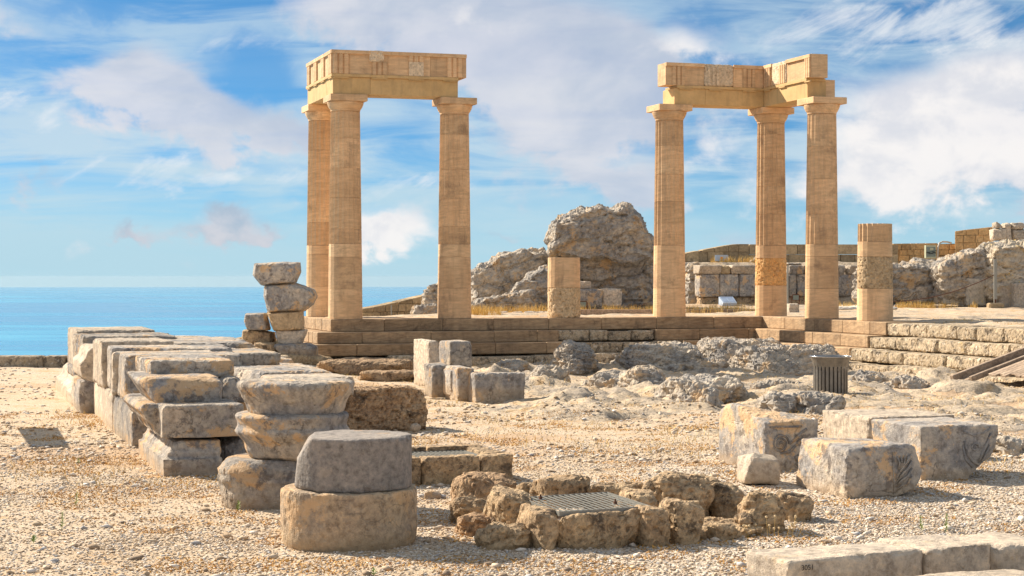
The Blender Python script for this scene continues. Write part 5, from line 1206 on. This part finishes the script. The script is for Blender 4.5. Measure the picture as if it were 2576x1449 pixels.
for lab, x0, x1, y, Z in (('dark timber kerb right of the stump', 1458, 1640, 788, 51.5), ('dark timber kerb right of the left column of the right group', 1725, 1900, 781, 54.5), ('dark timber kerb right of the broken column', 2250, 2380, 767, 60.5)):
    a = P(x0, y, Z); w = (x1 - x0) / F * Z
    link('timber_kerb', new_mesh('timber_kerb', *cbox(0, 0, -.06, w, .14, .09, .01)), M['wood'], None, (a.x, a.y, tz(a.x + w / 2, a.y) + .02), 0, lab, 'timber')
# unseen board added left of the view, shaped to cast the shadow on the gravel
def board():
    hx, hy = to_sun.x / to_sun.z, to_sun.y / to_sun.z
    S = [G(48, 1076), G(146, 1077), G(178, 1128), G(86, 1130)]; zs = [.95, .95, 1.75, 1.75]
    c = [Vector((s.x + hx * z, s.y + hy * z, z + s.z)) for s, z in zip(S, zs)]
    o = c[0].copy(); o.z = 0; r = thing('shadow_board', 'unseen slanted board on two posts, added left of the view to cast a shadow on the gravel', 'information board', o)
    n = (c[1] - c[0]).cross(c[3] - c[0]).normalized() * .03
    co = [v - o for v in c] + [v - o + n for v in c]
    sub('panel', fix((co, [(0, 1, 2, 3), (4, 5, 6, 7), (0, 1, 5, 4), (1, 2, 6, 5), (2, 3, 7, 6), (3, 0, 4, 7)])), M['sign_blue'], r)
    for k in (0, 3):
        m_ = (c[k] + c[(1 if k == 0 else 2)]) / 2 - o
        sub('post', tube([(m_.x, m_.y, -.1), (m_.x, m_.y, m_.z - .01)], .02, 8), M['galvanised'], r)
board()

# ------------------------------------------------------------------ plants
def blades(spots, hmin, hmax, w, lean, seed=1):
    r = np.random.RandomState(seed); n = len(spots); sp = np.asarray(spots)
    a = r.rand(n) * 6.283; h = hmin + (hmax - hmin) * r.rand(n) ** 1.5; L = lean * h * (.3 + r.rand(n)); b = r.rand(n) * 6.283
    dx, dy = np.cos(a) * w, np.sin(a) * w; lx_, ly_ = np.cos(b) * L, np.sin(b) * L
    v = np.stack([np.stack([sp[:, 0] - dx, sp[:, 1] - dy, sp[:, 2]], 1), np.stack([sp[:, 0] + dx, sp[:, 1] + dy, sp[:, 2]], 1),
                  np.stack([sp[:, 0] + dx * .7 + lx_ * .35, sp[:, 1] + dy * .7 + ly_ * .35, sp[:, 2] + h * .55], 1), np.stack([sp[:, 0] - dx * .7 + lx_ * .35, sp[:, 1] - dy * .7 + ly_ * .35, sp[:, 2] + h * .55], 1),
                  np.stack([sp[:, 0] + lx_, sp[:, 1] + ly_, sp[:, 2] + h], 1)], 1).reshape(-1, 3)
    i = np.arange(n)[:, None] * 5
    return fast_mesh('blades', v, [i + np.array([[0, 1, 2, 3]])], [i + np.array([[3, 2, 4]])])
def fast_mesh(name, v, quads=(), tris=()):
    q = np.concatenate(quads).reshape(-1, 4) if len(quads) else np.zeros((0, 4), int); t_ = np.concatenate(tris).reshape(-1, 3) if len(tris) else np.zeros((0, 3), int)
    me = bpy.data.meshes.new(name); me.vertices.add(len(v)); me.loops.add(q.size + t_.size); me.polygons.add(len(q) + len(t_))
    me.vertices.foreach_set('co', np.asarray(v, np.float32).ravel()); me.loops.foreach_set('vertex_index', np.concatenate([q.ravel(), t_.ravel()]).astype(np.int32))
    me.polygons.foreach_set('loop_start', np.concatenate([np.arange(len(q)) * 4, q.size + np.arange(len(t_)) * 3]).astype(np.int32)); me.update(calc_edges=True); return me
R2 = np.random.RandomState(5)
def scatter(n, x0, x1, y0, y1, thr, scale, seed, power=1.0, zf=None):
    out = []
    X = x0 + (x1 - x0) * R2.rand(n * 3); Y = y0 + (y1 - y0) * R2.rand(n * 3) ** power
    m_ = fbm(np.stack([X, Y, X * 0], 1), scale, 3, seed) > thr
    X, Y = X[m_][:n], Y[m_][:n]
    return np.stack([X, Y, gridz(X, Y)], 1)
def gridz(X, Y):
    i = np.clip(np.searchsorted(TX, X) - 1, 0, len(TX) - 2); j = np.clip(np.searchsorted(TY, Y) - 1, 0, len(TY) - 2)
    fx = (X - TX[i]) / (TX[i + 1] - TX[i]); fy = (Y - TY[j]) / (TY[j + 1] - TY[j])
    return TZ[j, i] * (1 - fx) * (1 - fy) + TZ[j, i + 1] * fx * (1 - fy) + TZ[j + 1, i] * (1 - fx) * fy + TZ[j + 1, i + 1] * fx * fy
def in_view(p, pad=.02): return np.abs(p[:, 0] / p[:, 1]) < 1300 / F + pad
# dry grass on the terrace
pts = []
for x0, x1, yb, Z, dz in ((1165, 1385, 795, 53.3, 1.5), (1460, 1650, 786, 52.5, 1.8), (1640, 1905, 783, 54, 3.2), (1185, 1260, 799, 50.5, 1.0), (2100, 2160, 770, 58, 1.0), (2260, 2460, 768, 59.8, .6), (1790, 1905, 0, 66.9, .6)):
    n = int((x1 - x0) * 9); zz = Z + R2.rand(n) * dz; xx = ((x0 + (x1 - x0) * R2.rand(n)) - CX) / F * Z
    k = fbm(np.stack([xx, zz, xx * 0], 1), .5, 2, 7) > -.15; xx, zz = xx[k], zz[k]
    pts.append(np.stack([xx, zz, gridz(xx, zz) - .01], 1))
link('dry_grass', blades(np.concatenate(pts), .05, .32, .006, .35), M['straw'], kind='stuff')
# tufts in the court
p = scatter(16000, -6, 12, 15, 44, .12, 1.0, 71); p = p[in_view(p)]
link('dry_weeds', blades(p, .02, .07, .004, .9, 3), M['straw'], kind='stuff')
M['litter'] = plain('litter', (.52, .27, .055), .8, 0, .35, 40)
p = scatter(60000, -6.5, 4.5, 9.6, 24, .24, .5, 77, 1.3); p = p[in_view(p)]
link('dry_litter', blades(p, .005, .020, .0055, 2.2, 4), M['litter'], kind='stuff')
def sprig(label, x, y, h, n=14, leaf=.016):
    g = G(x, y); r = thing('green_weed', label, 'weed', (g.x, g.y, tz(g.x, g.y) - .005), group='green weeds in the gravel')
    j = random.Random(int(x)); top = Vector((j.uniform(-.1, .1) * h, j.uniform(-.1, .1) * h, h))
    sub('stem', tube([(0, 0, 0), top * .5, top], .0022, 5), M['green'], r)
    co = []; fa = []
    for k in range(n):
        t = .15 + .85 * k / n; a = k * 2.4; b_ = top * t; L = leaf * (1.3 - t * .6); d = Vector((math.cos(a), math.sin(a), .7)).normalized(); s_ = d.cross(Vector((0, 0, 1))).normalized() * L * .16
        i = len(co); co += [b_, b_ + d * L * .5 + s_, b_ + d * L, b_ + d * L * .5 - s_]; fa.append((i, i + 1, i + 2, i + 3))
    sub('leaves', (co, fa), M['green'], r)
for lab, x, y, h, n in (('upright green weed in the gravel, nearest to the left edge', 156, 1328, .13, 26), ('pale yellow green weed behind the upright one at the left', 191, 1272, .12, 22), ('low spreading green weed at the lower left', 84, 1366, .05, 30), ('green weed at the foot of the cracked round drum', 598, 1284, .08, 24),
                     ('green weed left of its twin, above the pale kerb', 2318, 1342, .11, 24), ('green weed right of its twin, above the pale kerb', 2378, 1342, .13, 28), ('faint weed in front of the moulded base block', 197, 1168, .06, 14), ('small green weed at the bottom edge below the front drums', 940, 1449, .05, 16), ('small green weed beside the first stones of the long row', 262, 1060, .08, 20)):
    sprig(lab, x, y, h, n, .03 if 'spreading' in lab or 'foot' in lab else .028)
# seed heads right of the near grating
def seedheads():
    g = G(1945, 1352); r = thing('dry_seed_plant', 'dry plant with small round pale seed heads, by the tall pitted stone', 'plant', (g.x, g.y, 0)); j = random.Random(4); st = []; 
    for k in range(22):
        x, y = j.uniform(-.28, .2), j.uniform(-.05, .12); h = j.uniform(.04, .15); sub('stem', tube([(x * .8, y, -.01), (x, y, h)], .0012, 4), M['straw'], r)
        s_ = [(x + .009 * math.sin(b) * math.cos(a), y + .009 * math.sin(b) * math.sin(a), h + .009 * math.cos(b)) for b in (0.01, .8, 1.57, 2.35, 3.13) for a in (0, 1.05, 2.1, 3.15, 4.2, 5.25)]
        sub('seed_head', hull(s_), M['straw_head'], r)
seedheads()

# ------------------------------------------------------------------ gravel as real small stones
def pebbles(name, n, sampler, smin, smax, mat, seed, flat=.6):
    r = np.random.RandomState(seed); p = sampler(n, r); p = p[in_view(p, .03)]; n = len(p)
    base = np.array([(1, 0, 0), (0, 1, 0), (-1, 0, 0), (0, -1, 0), (0, 0, 1), (0, 0, -1), (.6, .6, .5), (-.6, -.6, .5)], float)
    F_ = np.array([(0, 6, 4), (6, 1, 4), (1, 2, 4), (2, 7, 4), (7, 3, 4), (3, 0, 4), (0, 1, 6), (2, 3, 7), (0, 5, 1), (1, 5, 2), (2, 5, 3), (3, 5, 0)])
    s = smin + (smax - smin) * r.rand(n) ** 3; v = base[None] * (0.75 + .5 * r.rand(n, 8, 1))
    v[:, :, 2] *= flat; a = r.rand(n) * 6.283; c, q = np.cos(a)[:, None], np.sin(a)[:, None]
    e = (1 + .7 * r.rand(n))[:, None]
    x = v[:, :, 0] * e; y = v[:, :, 1]; v = np.stack([x * c - y * q, x * q + y * c, v[:, :, 2] + .5 * (r.rand(n)[:, None] - .5) * x], 2) * s[:, None, None]
    v += (p + np.stack([s * 0, s * 0, s * .25], 1))[:, None, :]
    me = fast_mesh(name, v.reshape(-1, 3), (), [(np.arange(n)[:, None, None] * 8 + F_[None]).reshape(-1, 3)])
    return link(name, me, mat, kind='stuff')
def pebble_mat():
    m = bpy.data.materials.new('gravel_stones'); m.use_nodes = True; t = NT(m.node_tree); g = t.n('ShaderNodeNewGeometry')
    c = t.ramp(g.outputs['Random Per Island'], [(0, (.20, .15, .11)), (.15, (.42, .30, .19)), (.35, (.54, .42, .29)), (.6, (.60, .50, .39)), (.82, (.74, .67, .58)), (.93, (.36, .35, .35)), (1, (.52, .52, .52))])
    n = t.noise(g.outputs['Position'], 120, 3, .6); c = t.mix(1.0, c, t.ramp(n, [(.3, (.8, .8, .8)), (.7, (1.15, 1.15, 1.15))]), 'MULTIPLY')
    bs = t.n('ShaderNodeBsdfPrincipled', i_0=c); bs.inputs['Roughness'].default_value = .9; t.n('ShaderNodeOutputMaterial', i_0=bs.outputs[0]); return m
PM = pebble_mat()
def near(n, r):                       # denser close to the viewer and on the right
    out = []
    X = []; Y = []
    u_ = r.rand(n * 3); y = 1 / (1 / 9.3 + u_ * (1 / 24. - 1 / 9.3)); x = (r.rand(n * 3) * 2 - 1) * y * .305
    g_ = ss(x - .22 * (y - 11), -.9, .7); pr = .68 + .32 * g_
    pr = pr * (1 - .5 * ss(y, 16, 22)) * (.4 + .6 * ss(fbm(np.stack([x, y, x * 0], 1), 1.1, 4, 8), -.25, .2))
    k = r.rand(len(x)) < pr; x, y = x[k][:n], y[k][:n]; return np.stack([x, y, gridz(x, y)], 1)
pebbles('gravel', 200000, near, .003, .0125, PM, 11)
def near2(n, r): p = near(n, r); return p
pebbles('loose_stones', 1800, near2, .010, .036, PM, 12)
def mid_(n, r):
    y = 1 / (1 / 17. + r.rand(n) * (1 / 46. - 1 / 17.)); x = (r.rand(n) * 2 - 1) * y * .3; k = fbm(np.stack([x, y, x * 0], 1), 1.6, 3, 18) > -.05; x, y = x[k], y[k]
    return np.stack([x, y, gridz(x, y)], 1)
pebbles('rubble', 16000, mid_, .006, .036, PM, 13, .5)
# ------------------------------------------------------------------ haze over the sea
def haze():
    x0, y0 = 43500, 43500
    me = new_mesh('haze', *fix(box(-x0, -y0, -390, x0, y0, 9.5)))
    m = bpy.data.materials.new('haze'); m.use_nodes = True; t = NT(m.node_tree)
    v = t.n('ShaderNodeVolumePrincipled'); v.inputs['Color'].default_value = (.46, .63, .76, 1); v.inputs['Density'].default_value = HAZE; v.inputs['Anisotropy'].default_value = .2
    o = t.n('ShaderNodeOutputMaterial'); t.nt.links.new(v.outputs[0], o.inputs['Volume'])
    link('haze', me, m, kind='stuff')
HAZE = 2.0e-5
haze()
